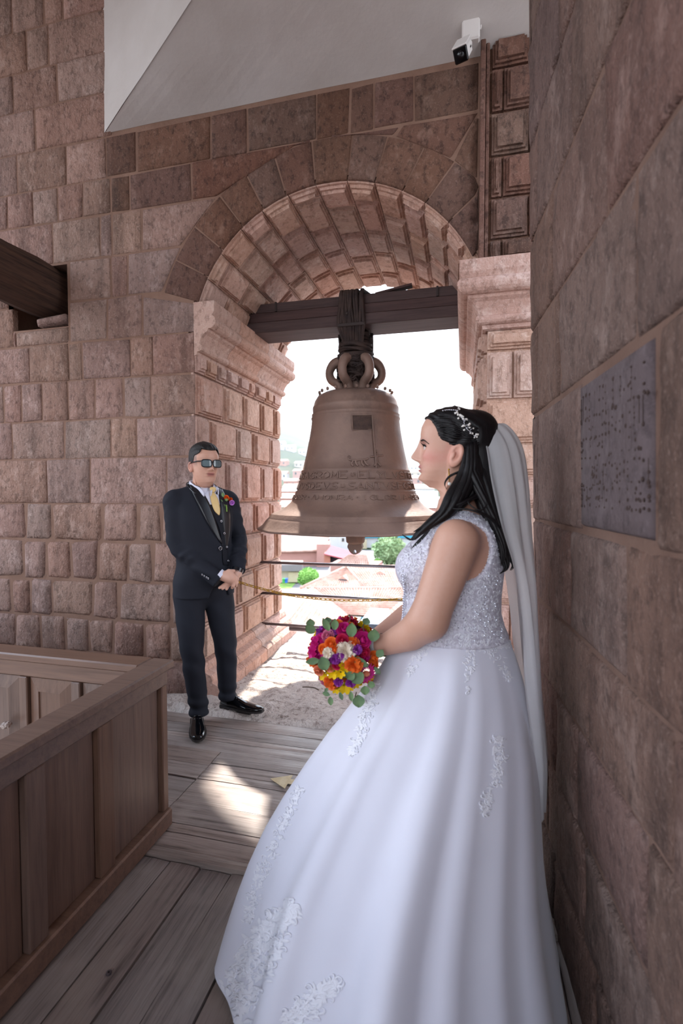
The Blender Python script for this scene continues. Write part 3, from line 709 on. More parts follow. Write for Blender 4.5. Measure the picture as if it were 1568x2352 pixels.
b1 = band('IESTACAMPANASECONSAGROME*ELYLVSTRISSIMOSENOR', 1.531, 1.574, 22, 760, .052, .0052); b1.build('inscription_line', 'bronze', bell, kind='stuff')
b2 = band('SANTVSDEVS*SANTVSDEVS*SANTVSFORTISSANTVSINMORTALIS', 1.452, 1.495, 22, 800, .050, .0052); b2.build('inscription_line', 'bronze', bell, kind='stuff')
b3 = band('ISEMANDOHASER.AHONRA.IGLORIA.DE.S.VICENTE', 1.376, 1.407, 21, 832, .043, .0042); b3.build('inscription_line', 'bronze', bell, kind='stuff')
# relief: mended patch with coat, long rib, lion and figure
def patch_on_bell(pts, th): return tube([bell_pt(a, z, .003) for a, z in pts], th, 6)
def bang(px, z): return min(np.linspace(-math.pi, 0, 1441), key=lambda a: abs(784+FPX*((np.array(bell_pt(a, z))-CAM)@cR)/((np.array(bell_pt(a, z))-CAM)@cF)-px))
mb = MB()
aL, aR_ = bang(808, 1.93), bang(853, 1.93)
mb.add(*patch_on_bell([(aL, 1.98), (aR_, 1.985), (aR_+.01, 1.88), (aL+.02, 1.87), (aL, 1.98)], .005))
mb.add(*patch_on_bell([(aR_+.01, 1.985), (aR_+.02, 1.60)], .005))
mb.build('patch_rim', 'bronze', bell)
v = [bell_pt(aL+(aR_-aL)*i/8, 1.875+.10*j/6, .002+.006*abs(mnoise.noise(Vector((i*1.3, j*1.7, 0))))) for j in range(7) for i in range(9)]
mesh('coat_relief', v, gridf(9, 7), plain('bronze_dark', '604a41', .7, .3, bump=.8, var=.4, bscale=120), bell, True)
def fig(name, strokes, px, z, s, th):
    a0 = bang(px, z); r = bell_r(z); mb = MB()
    for st in strokes: mb.add(*tube(spl([bell_pt(a0+u*s/r, z+w_*s, .004) for u, w_ in st], 9), th, 6))
    return mb.build(name, 'bronze', bell, True)
fig('lion_relief', [[(-.5, .35), (0, .38), (.4, .42), (.55, .5)], [(-.4, .33), (-.5, .15), (-.38, 0)], [(-.25, .33), (-.22, .15), (-.1, 0)], [(.3, .36), (.4, .15), (.55, .05)], [(.15, .35), (.15, .15), (.3, 0)], [(-.5, .35), (-.7, .45), (-.65, .6), (-.75, .62)]], 826, 1.612, .115, .0075)
fig('figure_relief', [[(0, .1), (0, .5), (.05, .75)], [(-.45, .5), (0, .55), (.5, .62)], [(0, .15), (-.25, -.1)], [(0, .15), (.25, -.1)], [(.02, .8), (.06, .95)]], 866, 1.625, .11, .0075)
# crown studs, canons, headstock neck
for k in range(22):
    a = 2*math.pi*k/22+.1; mesh('stud', *ico((BX+.285*math.cos(a), BYc+.285*math.sin(a), 2.205), .013, 1, (1, 1, 1.3)), 'bronze', bell, True)
for k in range(6):
    a = 2*math.pi*k/6+math.radians(-47); d = np.array([math.cos(a), math.sin(a), 0]); o = np.array([BX, BYc, 0])
    P = [o+d*r+np.array([0, 0, z]) for r, z in ((.10, 2.20), (.13, 2.27), (.19, 2.31), (.205, 2.37), (.175, 2.43), (.13, 2.45), (.09, 2.43))]
    mesh('canon_loop', *tube(spl(P, 22), np.concatenate([np.linspace(.038, .034, 11), np.linspace(.034, .045, 11)]), 10), 'bronze', bell, True)
mesh('crown_post', *lathe([(.0, 2.2), (.09, 2.2), (.08, 2.3), (.075, 2.5), (.0, 2.5)], 16, (BX, BYc, 0)), 'bronze', bell, True)
# clapper
cl = MB(); cl.add(*lathe([(.02, 2.1), (.02, 1.35), (.05, 1.25), (.088, 1.13), (.080, 1.10), (.074, 1.035), (.066, 1.025), (.05, 1.015), (.0, 1.015)], 20, (BX+.0, BYc, 0)))
clapper = cl.build('clapper', 'bronze', bell, True)
v = []; nn = 18
ring = [(.052*math.cos(a), .060*math.sin(a)) for a in np.linspace(0, 2*math.pi, nn, endpoint=False)]
hole = [(.014*math.cos(a), .016*math.sin(a)-.028) for a in np.linspace(0, 2*math.pi, nn, endpoint=False)]
for yy in (-.03, .03):
    for (x, z) in ring: v.append((BX+x*(1 if z < 0 else 1.15), BYc+yy, .992+z*.95))
    for (x, z) in hole: v.append((BX+x, BYc+yy, .985+z))
f = []
for s in (0, 2*nn):
    for i in range(nn): f.append((s+i, s+(i+1) % nn, s+nn+(i+1) % nn, s+nn+i))
for i in range(nn): f.append((i, (i+1) % nn, 2*nn+(i+1) % nn, 2*nn+i)); f.append((nn+i, nn+(i+1) % nn, 3*nn+(i+1) % nn, 3*nn+i))
mesh('clapper_eye', v, f, 'bronze', bell)
# rawhide lashing: many cords round crown and beam
t = NT('rawhide'); c = t.ramp(t.noise(12, 5), [(.3, '2c2424'), (.7, '4c3d38')]); t.bump(t.noise(60, 5), .5, .006); t.out(c, .8, 0, .3)
lash = empty('rawhide_lashing', (BX, BYc, 2.95), 'knotted rawhide cords lashing the bell to its beam', 'rope')
q = random.Random(5); mb = MB()
for k in range(15):
    u = -.10+.20*k/14+q.uniform(-.008, .008); w = q.uniform(.011, .018); du = q.uniform(-.03, .03); x = BX+u
    P = [(BX+u*.75, BYc-.07, 2.48), (BX+u*.8+du*.3, BYc-.10, 2.58), (x, BY0-.02, 2.70), (x+du*.6, BY0-.022, 2.82), (x+du, BY0-.018, 2.93), (x+du, BY0+.08, 2.965), (x-du, BY1-.08, 2.965), (x, BY1+.02, 2.90), (x, BY1+.02, 2.70), (BX+u*.8, BYc+.09, 2.56), (BX+u*.7, BYc+.07, 2.46)]
    mb.add(*tube(spl(P, 44), w*.8, 6))
mb.build('hanging_cords', 'rawhide', lash, True, 'stuff')
mb = MB()
for k in range(26):
    z = 2.41+.29*k/25; r = np.interp(z, [2.41, 2.5, 2.6, 2.7], [.135, .125, .105, .098])+q.uniform(-.006, .01); tl = q.uniform(-.03, .03)
    P = [(BX+r*math.cos(a), BYc+r*1.0*math.sin(a), z+tl*math.cos(a+k)) for a in np.linspace(0, 2*math.pi, 22)]
    mb.add(*tube(P, q.uniform(.008, .015), 6))
for k in range(16):
    a = q.uniform(0, 6.28); z = q.uniform(2.38, 2.62); r = .13
    P = [(BX+r*math.cos(a+s*.9), BYc+r*math.sin(a+s*.9), z+s*q.uniform(-.12, .12)+.02*math.sin(s*5)) for s in np.linspace(0, 1, 7)]
    mb.add(*tube(P, .010, 5))
v, f = ico((0, 0, 0), 1, 4); v = [(BX+x*(.125+.03*mnoise.noise(Vector((x, y, z))*3)), BYc+y*(.125+.03*mnoise.noise(Vector((x, y, z))*3.3)), 2.38+z*.115+.02*mnoise.noise(Vector((x, y, z))*5)) for x, y, z in v]; mb.add(v, f)
for k in range(60):
    a = q.uniform(0, 6.28); z = q.uniform(2.27, 2.50); d_ = q.choice((-1, 1)); r = .135-.25*max(0, abs(z-2.38)-.06)
    P = [(BX+(r+.008*math.sin(s*4))*math.cos(a+d_*s*1.1), BYc+(r+.008*math.sin(s*4))*math.sin(a+d_*s*1.1), z+.10*(s-.5)*q.uniform(-1, 1)) for s in np.linspace(0, 1, 8)]
    mb.add(*tube(P, q.uniform(.006, .012), 5))
mb.build('binding_cords', 'rawhide', lash, True, 'stuff')
mesh('iron_collar', *box((BX-.105, BY0-.034, 2.675), (BX+.105, BY0-.012, 2.70), .003), 'iron', lash)
mesh('bolt', *ico((BX-.03, BY0-.03, 2.77), .017, 1), 'iron', lash, True)
# ================================================================== SAFETY BARS AND CHAIN
for px, py in ((603, 1217), (598, 1291), (603, 1362), (606, 1432)):
    p = onX(px, py, XL+.02); tag(mesh('safety_bar', *tube([(XL+.0, p[1], p[2]), (XR-.0, p[1]+.0, p[2])], .0125, 10), 'steel', None, True),
        {1217: 'topmost steel bar across the arch, just under the bell lip', 1291: 'steel bar across the arch, first clear below the bell', 1362: 'steel bar across the arch beside the gold chain', 1432: 'lowest steel bar across the arch, near the sill'}[py], 'bar', 'steel bars across the bell opening')
p = onX(665, 1443, XL+.25); tag(mesh('sill_pipe', *tube([(XL+.25, p[1], p[2]), (XR-.0, p[1], p[2])], .022, 10), 'steel', None, True), 'thick grey pipe lying along the outer edge of the sill', 'pipe')
plain('gold', 'c79a2e', .3, .85)
ch = empty('gold_chain', tuple(onY(548, 1337, 3.02)), 'thin gold chain strung across the arch beside the suited person', 'chain')
def link_mesh():
    P = [(.0115*math.cos(a)+(.009 if math.cos(a) > 0 else -.009), .0075*math.sin(a), 0) for a in np.linspace(0, 2*math.pi, 15)[:-1]]
    v = []; n = 6
    for i in range(14):
        a = 2*math.pi*i/14; T = np.array(P[(i+1) % 14])-np.array(P[i-1]); T /= np.linalg.norm(T); Nn = np.array([T[1], -T[0], 0])
        for j in range(n): b = 2*math.pi*j/n; v.append(np.array(P[i])+.0026*(Nn*math.cos(b)+np.array([0, 0, 1])*math.sin(b)))
    return v, gridf(n, 14, cu=True, cv=True)
c0 = np.array((XL+.02, 3.13, 0.0)); c0[2] = onX(*[548, 1337], XL+.02)[2]
A0 = onX(545, 1336, XL+.02); A1 = onX(935, 1376, XR-.02) if False else None
PA = np.array(onY(545, 1336, 3.05)); PB = np.array(onY(930, 1376, 3.05)); PC = np.array(onY(800, 1379, 3.05)); 
PB2 = PB+(PB-PC)*1.5+np.array([0, 0, .10])
cp = spl([PA+np.array([-.35, .02, .09]), PA, onY(640, 1362, 3.05), onY(720, 1374, 3.05), PC, PB, np.array([XR-.01, 3.05, PB[2]+.05])], 400)
L = np.concatenate([[0], np.cumsum(np.linalg.norm(np.diff(cp, axis=0), axis=1))]); nl = int(L[-1]/.031)
base = None
for k in range(nl):
    s = (k+.5)*.031; i = int(np.searchsorted(L, s)); i = min(max(i, 1), len(cp)-2)
    if cp[i][0] < XL+.005: continue
    T = Vector(cp[i+1]-cp[i-1]).normalized(); Bv = T.cross(Vector((0, 1, 0))).normalized(); Nv = Bv.cross(T)
    R = Matrix((T, Nv, Bv)).transposed() @ Matrix.Rotation(math.radians(90*(k % 2)+25), 3, 'X')
    if base is None: base = mesh('link', *link_mesh(), 'gold', None, True); o = base
    else: o = base.copy(); COL.objects.link(o)
    o.matrix_world = Matrix.Translation(Vector(cp[i])) @ R.to_4x4()
    mw = o.matrix_world.copy(); o.parent = ch; o.matrix_parent_inverse = Matrix.Translation(-Vector(ch.location)); o.matrix_basis = mw
# ================================================================== SECURITY CAMERA
sc_ = empty('security_camera', tuple(onY(1080, 95, 2.88)), 'white bullet security camera with junction box under the vault', 'camera')
p0 = Vector(onY(1081, 69, 2.86))
def obox(c, ax, hx, hy, hz, b):
    v, f = box((-hx, -hy, -hz), (hx, hy, hz), b); X_, Y_, Z_ = ax
    return [tuple(Vector(c)+X_*p[0]+Y_*p[1]+Z_*p[2]) for p in v], f
I3 = (Vector((1, 0, 0)), Vector((0, 1, 0)), Vector((0, 0, 1)))
mesh('junction_box', *obox(p0, I3, .048, .022, .064, .008), 'white_plastic', sc_)
p1_, p2_ = Vector(onY(1071, 102, 2.82)), Vector(onY(1040, 158, 2.60))
dd = (p2_-p1_).normalized()
mesh('mount_disc', *lathe([(0, -.008), (.028, -.008), (.03, 0), (.03, .008), (0, .01)], 18, tuple(p1_+Vector((0, .02, .012)))), 'white_plastic', sc_, True)
mesh('arm', *tube([p1_+Vector((0.0, .015, .012)), p1_+dd*.03, p1_+dd*.05], .013, 10), 'white_plastic', sc_, True)
rt_ = dd.cross(Vector((0, 0, 1))).normalized(); upv = rt_.cross(dd)
mesh('camera_body', *obox(p1_+dd*.10, (rt_, dd, upv), .036, .062, .034, .012), 'white_plastic', sc_)
mesh('sun_hood', *obox(p1_+dd*.10+upv*.036, (rt_, dd, upv), .039, .072, .004, .003), 'white_plastic', sc_)
mesh('front_glass', *obox(p1_+dd*.163, (rt_, dd, upv), .036, .008, .034, .006), 'lens', sc_)
mesh('lens_barrel', *tube([p1_+dd*.165, p1_+dd*.175], .018, 14), 'black_plastic', sc_, True)
mesh('maker_plate', *obox(p1_+dd*.08+rt_*-.0365, (rt_, dd, upv), .001, .014, .004, 0), 'black_plastic', sc_)
mesh('cable', *tube(spl([p0+Vector((.05, .01, .0)), p0+Vector((.056, .02, .06)), p0+Vector((.05, .05, .16)), p0+Vector((.05, .06, .3))], 16), .005, 6), 'white_plastic', sc_, True)
# ================================================================== SMALL THINGS ON THE FLOOR
def c6(x, y): return onZ(300+x/2.578, 1440+y/2.578, .002)
ap = [(-.915, 2.222), (-.815, 2.278), (-.815, 2.243), (-.70, 2.243), (-.70, 2.203), (-.815, 2.203), (-.815, 2.162)]
t = NT('arrow_paint'); c = t.ramp(t.noise(30, 5), [(.4, 'c9b48d'), (.6, 'd8c6a2')]); t.out(c, .6)
v, f = prism(ap, 2, .0035, .0055); tag(mesh('floor_arrow', v, f, 'arrow_paint'), 'cream arrow stuck on the planks pointing left', 'arrow')
p = onZ(250, 2237, -.012)
v, f = lathe([(.003, .0), (.009, .0), (.009, .006), (.003, .006), (.003, .0)], 6, tuple(p)); tag(mesh('hex_nut', v, f, 'steel'), 'small steel nut lying on the plank floor', 'nut')
# ================================================================== TOWN BELOW THE TOWER
def D(px, py, d):
    """point d metres ahead of the tower along the sight line of an image point"""
    r = ray(px, py); return CAM+r*d
t = NT('terracotta'); c = t.ramp(t.noise(.9, 6), [(.3, 'a98676'), (.7, 'c2a294')]); c = t.mix(c, '7d5f52', t.mr(t.ramp(t.noise(4, 5), [(.5, 0.0), (.75, 1.0)]), 0, .7)); t.out(c, .9, 0, .2)
for nm, cc in (('wall_pink', 'ad8175'), ('wall_cream', 'b0a593'), ('wall_white', 'bdbcbb'), ('wall_brick', 'a8705c'), ('wall_blue', '8797b4'), ('roof_maroon', '9a4a52'), ('roof_pale', 'b5aca5'), ('teal', '3d8fa3'), ('asphalt', '75706e'), ('bin_blue', '2f62b8'), ('bin_green', '3f9b4c'), ('glass_dark', '3a3c42'), ('garage', 'b9ac8f'), ('car_white', 'e4e4e6')):
    plain(nm, cc, .85 if 'car' not in nm else .3, var=.12, bscale=6)
t = NT('grass'); c = t.ramp(t.noise(1.5, 5), [(.35, '6f8d45'), (.65, '8fab5a')]); t.out(c, .95, 0, .2)
t = NT('hill'); c = t.ramp(t.noise(.012, 8, rough=.65), [(.36, '16281a'), (.5, '26381f'), (.66, '4a4630')]); t.out(c, 1, 0, .1)
t = NT('forest'); c = t.ramp(t.noise(.03, 6), [(.3, '22402a'), (.7, '3c5a36')]); t.out(c, 1, 0, .1)
def tiles(a, b, c, d, pitch=.24, course=.38):
    """barrel tile field: a-b eave, d-c ridge"""
    a, b, c, d = [np.array(p, float) for p in (a, b, c, d)]
    W = max(np.linalg.norm(b-a), np.linalg.norm(c-d)); H = (np.linalg.norm(d-a)+np.linalg.norm(c-b))/2
    n = np.cross(b-a, d-a); n /= np.linalg.norm(n); n = n if n[2] > 0 else -n
    nu = int(W/pitch)*4+1; nv = int(H/course)*2+1
    u = np.linspace(0, 1, nu); w = np.repeat(np.linspace(0, 1, (nv+1)//2+1), 2)[1:-1]; nv = len(w)
    hu = .10*np.abs(np.sin(np.arange(nu)*math.pi/4)); hv = np.array([.03 if k % 2 == 0 else 0. for k in range(nv)])
    P = (a[None, None]*(1-u)[None, :, None]+b*u[None, :, None])*(1-w)[:, None, None]+(d*(1-u)[None, :, None]+c*u[None, :, None])*w[:, None, None]
    P = P+n*(hu[None, :]+hv[:, None])[..., None]
    return P.reshape(-1, 3), gridf(nu, nv)
def wallbox(o, mat, x0, x1, y0, y1, z0, z1): return mesh('wall', *box((x0, y0, z0), (x1, y1, z1)), mat, o)
# ---- ground and hills (terrain around the tower, outside only)
az = np.linspace(-48, 26, 90); ds = np.concatenate([np.linspace(8, 120, 12), np.geomspace(130, 2600, 46)]); v = []
def terr(a, d):
    z = -9.0
    z += .085*max(0, min(d, 450)-90)
    fo = math.exp(-((a+22)/7.)**2); z += fo*sstep(260, 640, d)*58*(1-sstep(640, 1000, d)*.6)
    far = math.exp(-((a+7.)/7.5)**2); z += far*sstep(380, 1300, d)*150
    z += sstep(700, 1900, d)*(85+40*math.exp(-((a+26)/10)**2))
    p = Vector((math.sin(math.radians(a))*d, math.cos(math.radians(a))*d, 0))
    z += sstep(150, 900, d)*(14*mnoise.noise(p*.006)+7*mnoise.noise(p*.02))
    return p.x, p.y, z
for d in ds:
    for a in az: v.append(terr(a, d))
tag(mesh('ground_terrain', v, gridf(len(az), len(ds)), 'hill', None, True), 'hazy green hills rising behind the town roofs', kind='structure')
tag(mesh('street_ground', *box((-160, -160, -9.3), (160, 100, -8.97)), 'asphalt'), 'pale street and yards between the houses below', kind='structure')
# ---- front tiled house with two wings
h = empty('tiled_house', tuple(onZ(830, 1420, -9)), 'nearest terracotta-tiled house with a teal eave, below the bell', 'house')
V1, V2 = onZ(797, 1414, -8.2), onZ(877, 1417, -8.2); R0, R3 = onZ(718, 1352, -6.8), onZ(960, 1352, -6.8)
mesh('roof_tiles', *tiles(V1, V2, R3, R0), 'terracotta', h, False, 'stuff')
RL = D(618, 1452, 26.5); RL[2] = -6.8; EL = D(742, 1500, 26); EL[2] = -8.2
mesh('roof_tiles', *tiles(EL, V1, R0, RL), 'terracotta', h, False, 'stuff')
EL2 = RL+np.array([-4.2, .5, -1.4]); ER2 = R0+np.array([-4.2, 1.5, -1.4])
mesh('roof_tiles', *tiles(ER2, EL2, RL, R0), 'terracotta', h, False, 'stuff')
RR = onZ(1010, 1370, -6.9); 
mesh('roof_tiles', *tiles(V2, onZ(960, 1475, -8.2), onZ(1050, 1440, -6.8), R3), 'terracotta', h, False, 'stuff')
mesh('ridge_cap', *tube([R0+[0, 0, .06], RL+[0, 0, .06]], .14, 8), 'terracotta', h, True)
mesh('ridge_cap', *tube([R0+[0, 0, .05], R3+[0, 0, .05]], .14, 8), 'terracotta', h, True)
mesh('valley_tiles', *tube([R0+[0, 0, .02], V1+[0, 0, .05]], .10, 8), 'terracotta', h, True)
dv = (V2-V1); mesh('teal_fascia', *box((V1[0]-.2, V1[1]-.05, -8.62), (V2[0]+.2, V1[1]+.12, -8.28)), 'teal', h)
for q_ in (.22, .78): p = V1+dv*q_; mesh('column', *box((p[0]-.06, p[1]+.0, -9.0), (p[0]+.06, p[1]+.12, -8.62)), 'teal', h)
wallbox(h, 'wall_white', V1[0]-.2, V2[0]+.3, V1[1]+.7, V1[1]+1, -9, -8.15)
wallbox(h, 'wall_cream', RL[0]-3.6, EL[0]-.5, RL[1]+.3, R0[1]+2, -9, -8.25)
# ---- upper tiled house with hip and dormers
h = empty('tiled_house', tuple(onZ(860, 1352, -9)), 'second tiled house with dormers and hipped left end, behind the nearest', 'house')
a, b = onZ(838, 1351, -6.9), onZ(985, 1352, -6.9); d_, c_ = onZ(796, 1302, -5.6), onZ(985, 1302, -5.6)
mesh('roof_tiles', *tiles(a, b, c_, d_), 'terracotta', h, False, 'stuff')
lb = onZ(690, 1352, -6.9)
mesh('roof_tiles', *tiles(lb, a, d_+[.05, 0, 0], d_-[.05, 0, 0]), 'terracotta', h, False, 'stuff')
mesh('ridge_cap', *tube([d_+[0, 0, .05], a+[0, 0, .08]], .13, 8), 'terracotta', h, True)
mesh('ridge_cap', *tube([d_+[0, 0, .05], lb+[0, 0, .08]], .13, 8), 'terracotta', h, True)
mesh('ridge_cap', *tube([d_+[0, 0, .05], c_+[0, 0, .05]], .13, 8), 'terracotta', h, True)
wallbox(h, 'wall_cream', lb[0]+.3, b[0], a[1]+.3, a[1]+4, -9, -6.95)
def dormer(px, py, w, z, roof):
    p = onZ(px, py, z); x, y = p[0], p[1]
    dm = mesh('dormer', *prism([(x-w, z), (x+w, z), (x+w*.9, z+.1), (x, z+.42), (x-w*.9, z+.1)], 1, y, y+1.3), 'terracotta', h)
    mesh('dormer_opening', *box((x-w*.75, y-.02, z+.03), (x+w*.75, y+.02, z+.14)), 'glass_dark', dm)
dormer(872, 1322, .75, -6.18, 0); dormer(787, 1334, .5, -6.45, 0); dormer(922, 1318, .5, -6.1, 0)
# ---- low roof behind and small gables
h = empty('tiled_house', tuple(onZ(830, 1300, -9)), 'low pale-tiled roof just beyond the dormered house', 'house')
mesh('roof_tiles', *tiles(onZ(770, 1295, -6.6), onZ(850, 1297, -6.6), onZ(842, 1274, -5.6), onZ(800, 1274, -5.6)), 'terracotta', h, False, 'stuff')
p = onZ(800, 1297, -6.6); wallbox(h, 'wall_pink', p[0]-2.2, p[0]+3.2, p[1]+.4, p[1]+4, -9, -6.6)
# ---- pink building with pale roof and red ridge
h = empty('pink_building', tuple(onZ(700, 1296, -9)), 'pink walled building with pale roof and red ridge line, left of the bell clapper', 'building')
def rect(o, nm, mat, p0, p1, dist, dep=4.0, top=None):
    a, b = D(p0[0], p1[1], dist), D(p1[0], p1[1], dist); zt = D(p0[0], p0[1], dist)[2]
    dd_ = np.array([-math.sin(YAW), math.cos(YAW), 0])*dep
    zb0 = min(a[2], b[2]); pts = [(a[0], a[1]), (b[0], b[1]), (b[0]+dd_[0], b[1]+dd_[1]), (a[0]+dd_[0], a[1]+dd_[1])]
    return mesh(nm, *prism(pts, 2, zb0, zt), mat, o)
rect(h, 'wall', 'wall_pink', (628, 1266), (728, 1302), 70, 6); rect(h, 'gable_wall', 'wall_pink', (727, 1250), (757, 1302), 69, 5)
mesh('roof_tiles', *tiles(D(625, 1267, 69.6), D(729, 1267, 69.6), D(757, 1236, 77), D(640, 1228, 77)), 'roof_pale', h, False, 'stuff')
mesh('ridge_cap', *tube([D(640, 1228, 77), D(703, 1240, 77)], .3, 8), 'roof_maroon', h, True)
mesh('eave_tiles', *tube([D(625, 1267, 69.4), D(729, 1265, 69.4)], .17, 8), 'terracotta', h, True)
p = D(741, 1275, 68.95); mesh('niche', *tube([p, p+cF*.1], .38, 12), 'wall_cream', h, True)
h = empty('white_building', tuple(D(790, 1275, 84)), 'white building with one small window behind the clapper', 'building')
rect(h, 'wall', 'wall_white', (756, 1215), (826, 1275), 84, 6); w_ = rect(h, 'window', 'wall_cream', (784, 1235), (791, 1245), 83.9, .3); mesh('pane', *prism([tuple(D(785.2, 1243.5, 83.85)[:2]), tuple(D(789.8, 1243.5, 83.85)[:2]), tuple(D(789.8, 1243.5, 83.95)[:2]), tuple(D(785.2, 1243.5, 83.95)[:2])], 2, D(786, 1243.5, 83.9)[2], D(786, 1236.5, 83.9)[2]), 'glass_dark', w_)
h = empty('red_roofed_shed', tuple(D(785, 1290, 61)), 'shed with maroon sheet-metal roof below the clapper', 'shed')
v = [D(744, 1272, 60), D(812, 1288, 60), D(826, 1272, 65.5), D(760, 1253, 65.5)]; mesh('roof', [*v, *[p-np.array([0, 0, .12]) for p in v]], box((0, 0, 0), (1, 1, 1))[1] and [(0, 1, 2, 3), (7, 6, 5, 4), (0, 4, 5, 1), (1, 5, 6, 2), (2, 6, 7, 3), (3, 7, 4, 0)], 'roof_maroon', h)
rect(h, 'wall', 'wall_brick', (744, 1274), (758, 1292), 60.5, 3); rect(h, 'opening', 'glass_dark', (758, 1278), (800, 1292), 61.5, 2.5)
h = empty('row_building', tuple(D(700, 1245, 96)), 'long brick-red and blue row building behind the pink one', 'building')
rect(h, 'wall', 'wall_brick', (684, 1229), (757, 1256), 96, 6); rect(h, 'side_wall', 'wall_blue', (620, 1229), (684, 1245), 96.2, 6)
mesh('roof_tiles', *tiles(D(618, 1230, 95.5), D(760, 1229, 95.5), D(755, 1221, 101), D(622, 1221, 101)), 'terracotta', h, False, 'stuff')
rect(h, 'window', 'glass_dark', (708, 1237), (719, 1247), 95.9, .3)
h = empty('teal_house', tuple(D(880, 1240, 92)), 'house with teal balcony band right of the clapper, behind the round tree', 'house')
rect(h, 'wall', 'wall_white', (838, 1212), (960, 1262), 92, 5); rect(h, 'balcony_band', 'teal', (828, 1226), (960, 1236), 91.5, 1)
rect(h, 'side_wall', 'garage', (830, 1240), (842, 1270), 91, 4)
h = empty('garage_building', tuple(onZ(668, 1340, -9)), 'low garage with grey lean-to roof beside the bins', 'garage')
rect(h, 'wall', 'wall_cream', (628, 1298), (690, 1338), 56.5, 4); rect(h, 'roof', 'asphalt', (626, 1297), (693, 1312), 55.8, 2); rect(h, 'garage_door', 'garage', (662, 1314), (686, 1337), 56.3, .3)
for px, m, l in ((651, 'bin_green', 'small green bin beside the garage wall'), (657, 'bin_blue', 'small blue bin beside the garage wall')):
    b_ = empty('wheelie_bin', tuple(onZ(px, 1341, -9)), l, 'bin'); rect(b_, 'tub', m, (px-2.6, 1331), (px+2.6, 1339), 54.5, .5); rect(b_, 'lid', m, (px-3, 1329.5), (px+3, 1331), 54.4, .6)
tag(mesh('lawn', *prism([tuple(onZ(*p, -8.95)[:2]) for p in ((625, 1352), (668, 1351), (680, 1338), (628, 1338))], 2, -8.99, -8.94), 'grass'), 'bright green lawn patch beside the garage', 'lawn')
tag(mesh('street', *prism([tuple(onZ(*p, -8.95)[:2]) for p in ((828, 1296), (846, 1296), (862, 1271), (850, 1269))], 2, -8.98, -8.93), 'asphalt'), 'grey lane running away behind the clapper', 'road')
# ---- car
cy = 30.0; cc = D(850, 1446, cy); car = empty('white_car', (cc[0], cc[1], cc[2]-.9), 'white car seen from above beyond the bouquet', 'car')
dx = np.array([1, 0, 0]); zz0 = cc[2]-.9
prof_c = [(-.8, .2), (.8, .2), (.84, .62), (.78, .9), (.62, 1.38), (-.62, 1.38), (-.78, .9), (-.84, .62)]
v, f = prism([(cc[0]+x, zz0+z) for x, z in prof_c], 1, cc[1]-.2, cc[1]+3.6); mesh('car_body', v, f, 'car_white', car)
v, f = prism([(cc[0]-.62, zz0+.98), (cc[0]+.62, zz0+.98), (cc[0]+.54, zz0+1.3), (cc[0]-.54, zz0+1.3)], 1, cc[1]-.24, cc[1]-.19); mesh('rear_window', v, f, 'glass_dark', car)
for s in (-1, 1): mesh('wheel', *tube([(cc[0]+s*.78, cc[1]+.4, zz0+.28), (cc[0]+s*.62, cc[1]+.4, zz0+.28)], .28, 14), 'black_plastic', car, True)
for s in (-1, 1): mesh('roof_rack_bar', *tube([(cc[0]+s*.5, cc[1]+.3, zz0+1.41), (cc[0]+s*.5, cc[1]+2.4, zz0+1.41)], .025, 6), 'black_plastic', car, True)
tag(mesh('street_terrace', *box((cc[0]-7, cc[1]-5, zz0-.6), (cc[0]+9, cc[1]+5, zz0+.0)), 'asphalt'), 'raised street terrace under the white car', kind='structure')
# ---- trees
def leafball(c, r, n, sz, seed, sc=(1, 1, .9)):
    q = random.Random(seed); v = []; f = []
    for k in range(n):
        d_ = Vector((q.gauss(0, 1), q.gauss(0, 1), q.gauss(0, 1))).normalized(); rad = r*q.uniform(.72, 1.05)*(1+.18*mnoise.noise(d_*2.3+Vector((seed, 0, 0))))
        p = Vector(c)+Vector((d_.x*sc[0], d_.y*sc[1], d_.z*sc[2]))*rad
        a = Vector((q.gauss(0, 1), q.gauss(0, 1), q.gauss(0, 1))).normalized(); b = a.orthogonal().normalized(); s = sz*q.uniform(.6, 1.3)
        i = len(v); v += [p+a*s, p+b*s*.6, p-a*s, p-b*s*.6]; f.append((i, i+1, i+2, i+3))
    return v, f
t = NT('leaf_grey'); c = t.ramp(t.noise(.8, 4), [(.3, '5f7a4c'), (.7, '9db184')]); t.out(c, .9, 0, .2)
t = NT('leaf_green'); c = t.ramp(t.noise(.8, 4), [(.3, '54803a'), (.7, '86b05a')]); t.out(c, .9, 0, .2)
plain('bark', '5a4a3e', .9)
def tree(px, py, dist, rpx, m, label, seed, cat='tree'):
    c = D(px, py, dist); r = rpx*dist/FPX
    o = empty('tree' if cat == 'tree' else 'bush', (c[0], c[1], -9), label, cat)
    mesh('trunk', *tube([(c[0], c[1], -9), (c[0], c[1], c[2])], r*.1, 8), 'bark', o, True)
    mesh('foliage', *leafball(c, r, 1500, r*.11, seed), m, o, kind='stuff'); mesh('inner_foliage', *ico(c, r*.82, 3, (1, 1, .9)), m, o, True)
tree(895, 1264, 70, 37, 'leaf_grey', 'round grey-green tree right of the clapper', 1)
tree(708, 1327, 52, 24, 'leaf_green', 'bright green bush beside the garage', 2, 'bush')
tree(866, 1291, 62, 9, 'leaf_green', 'small yellow-green shrub under the round tree', 3, 'bush')
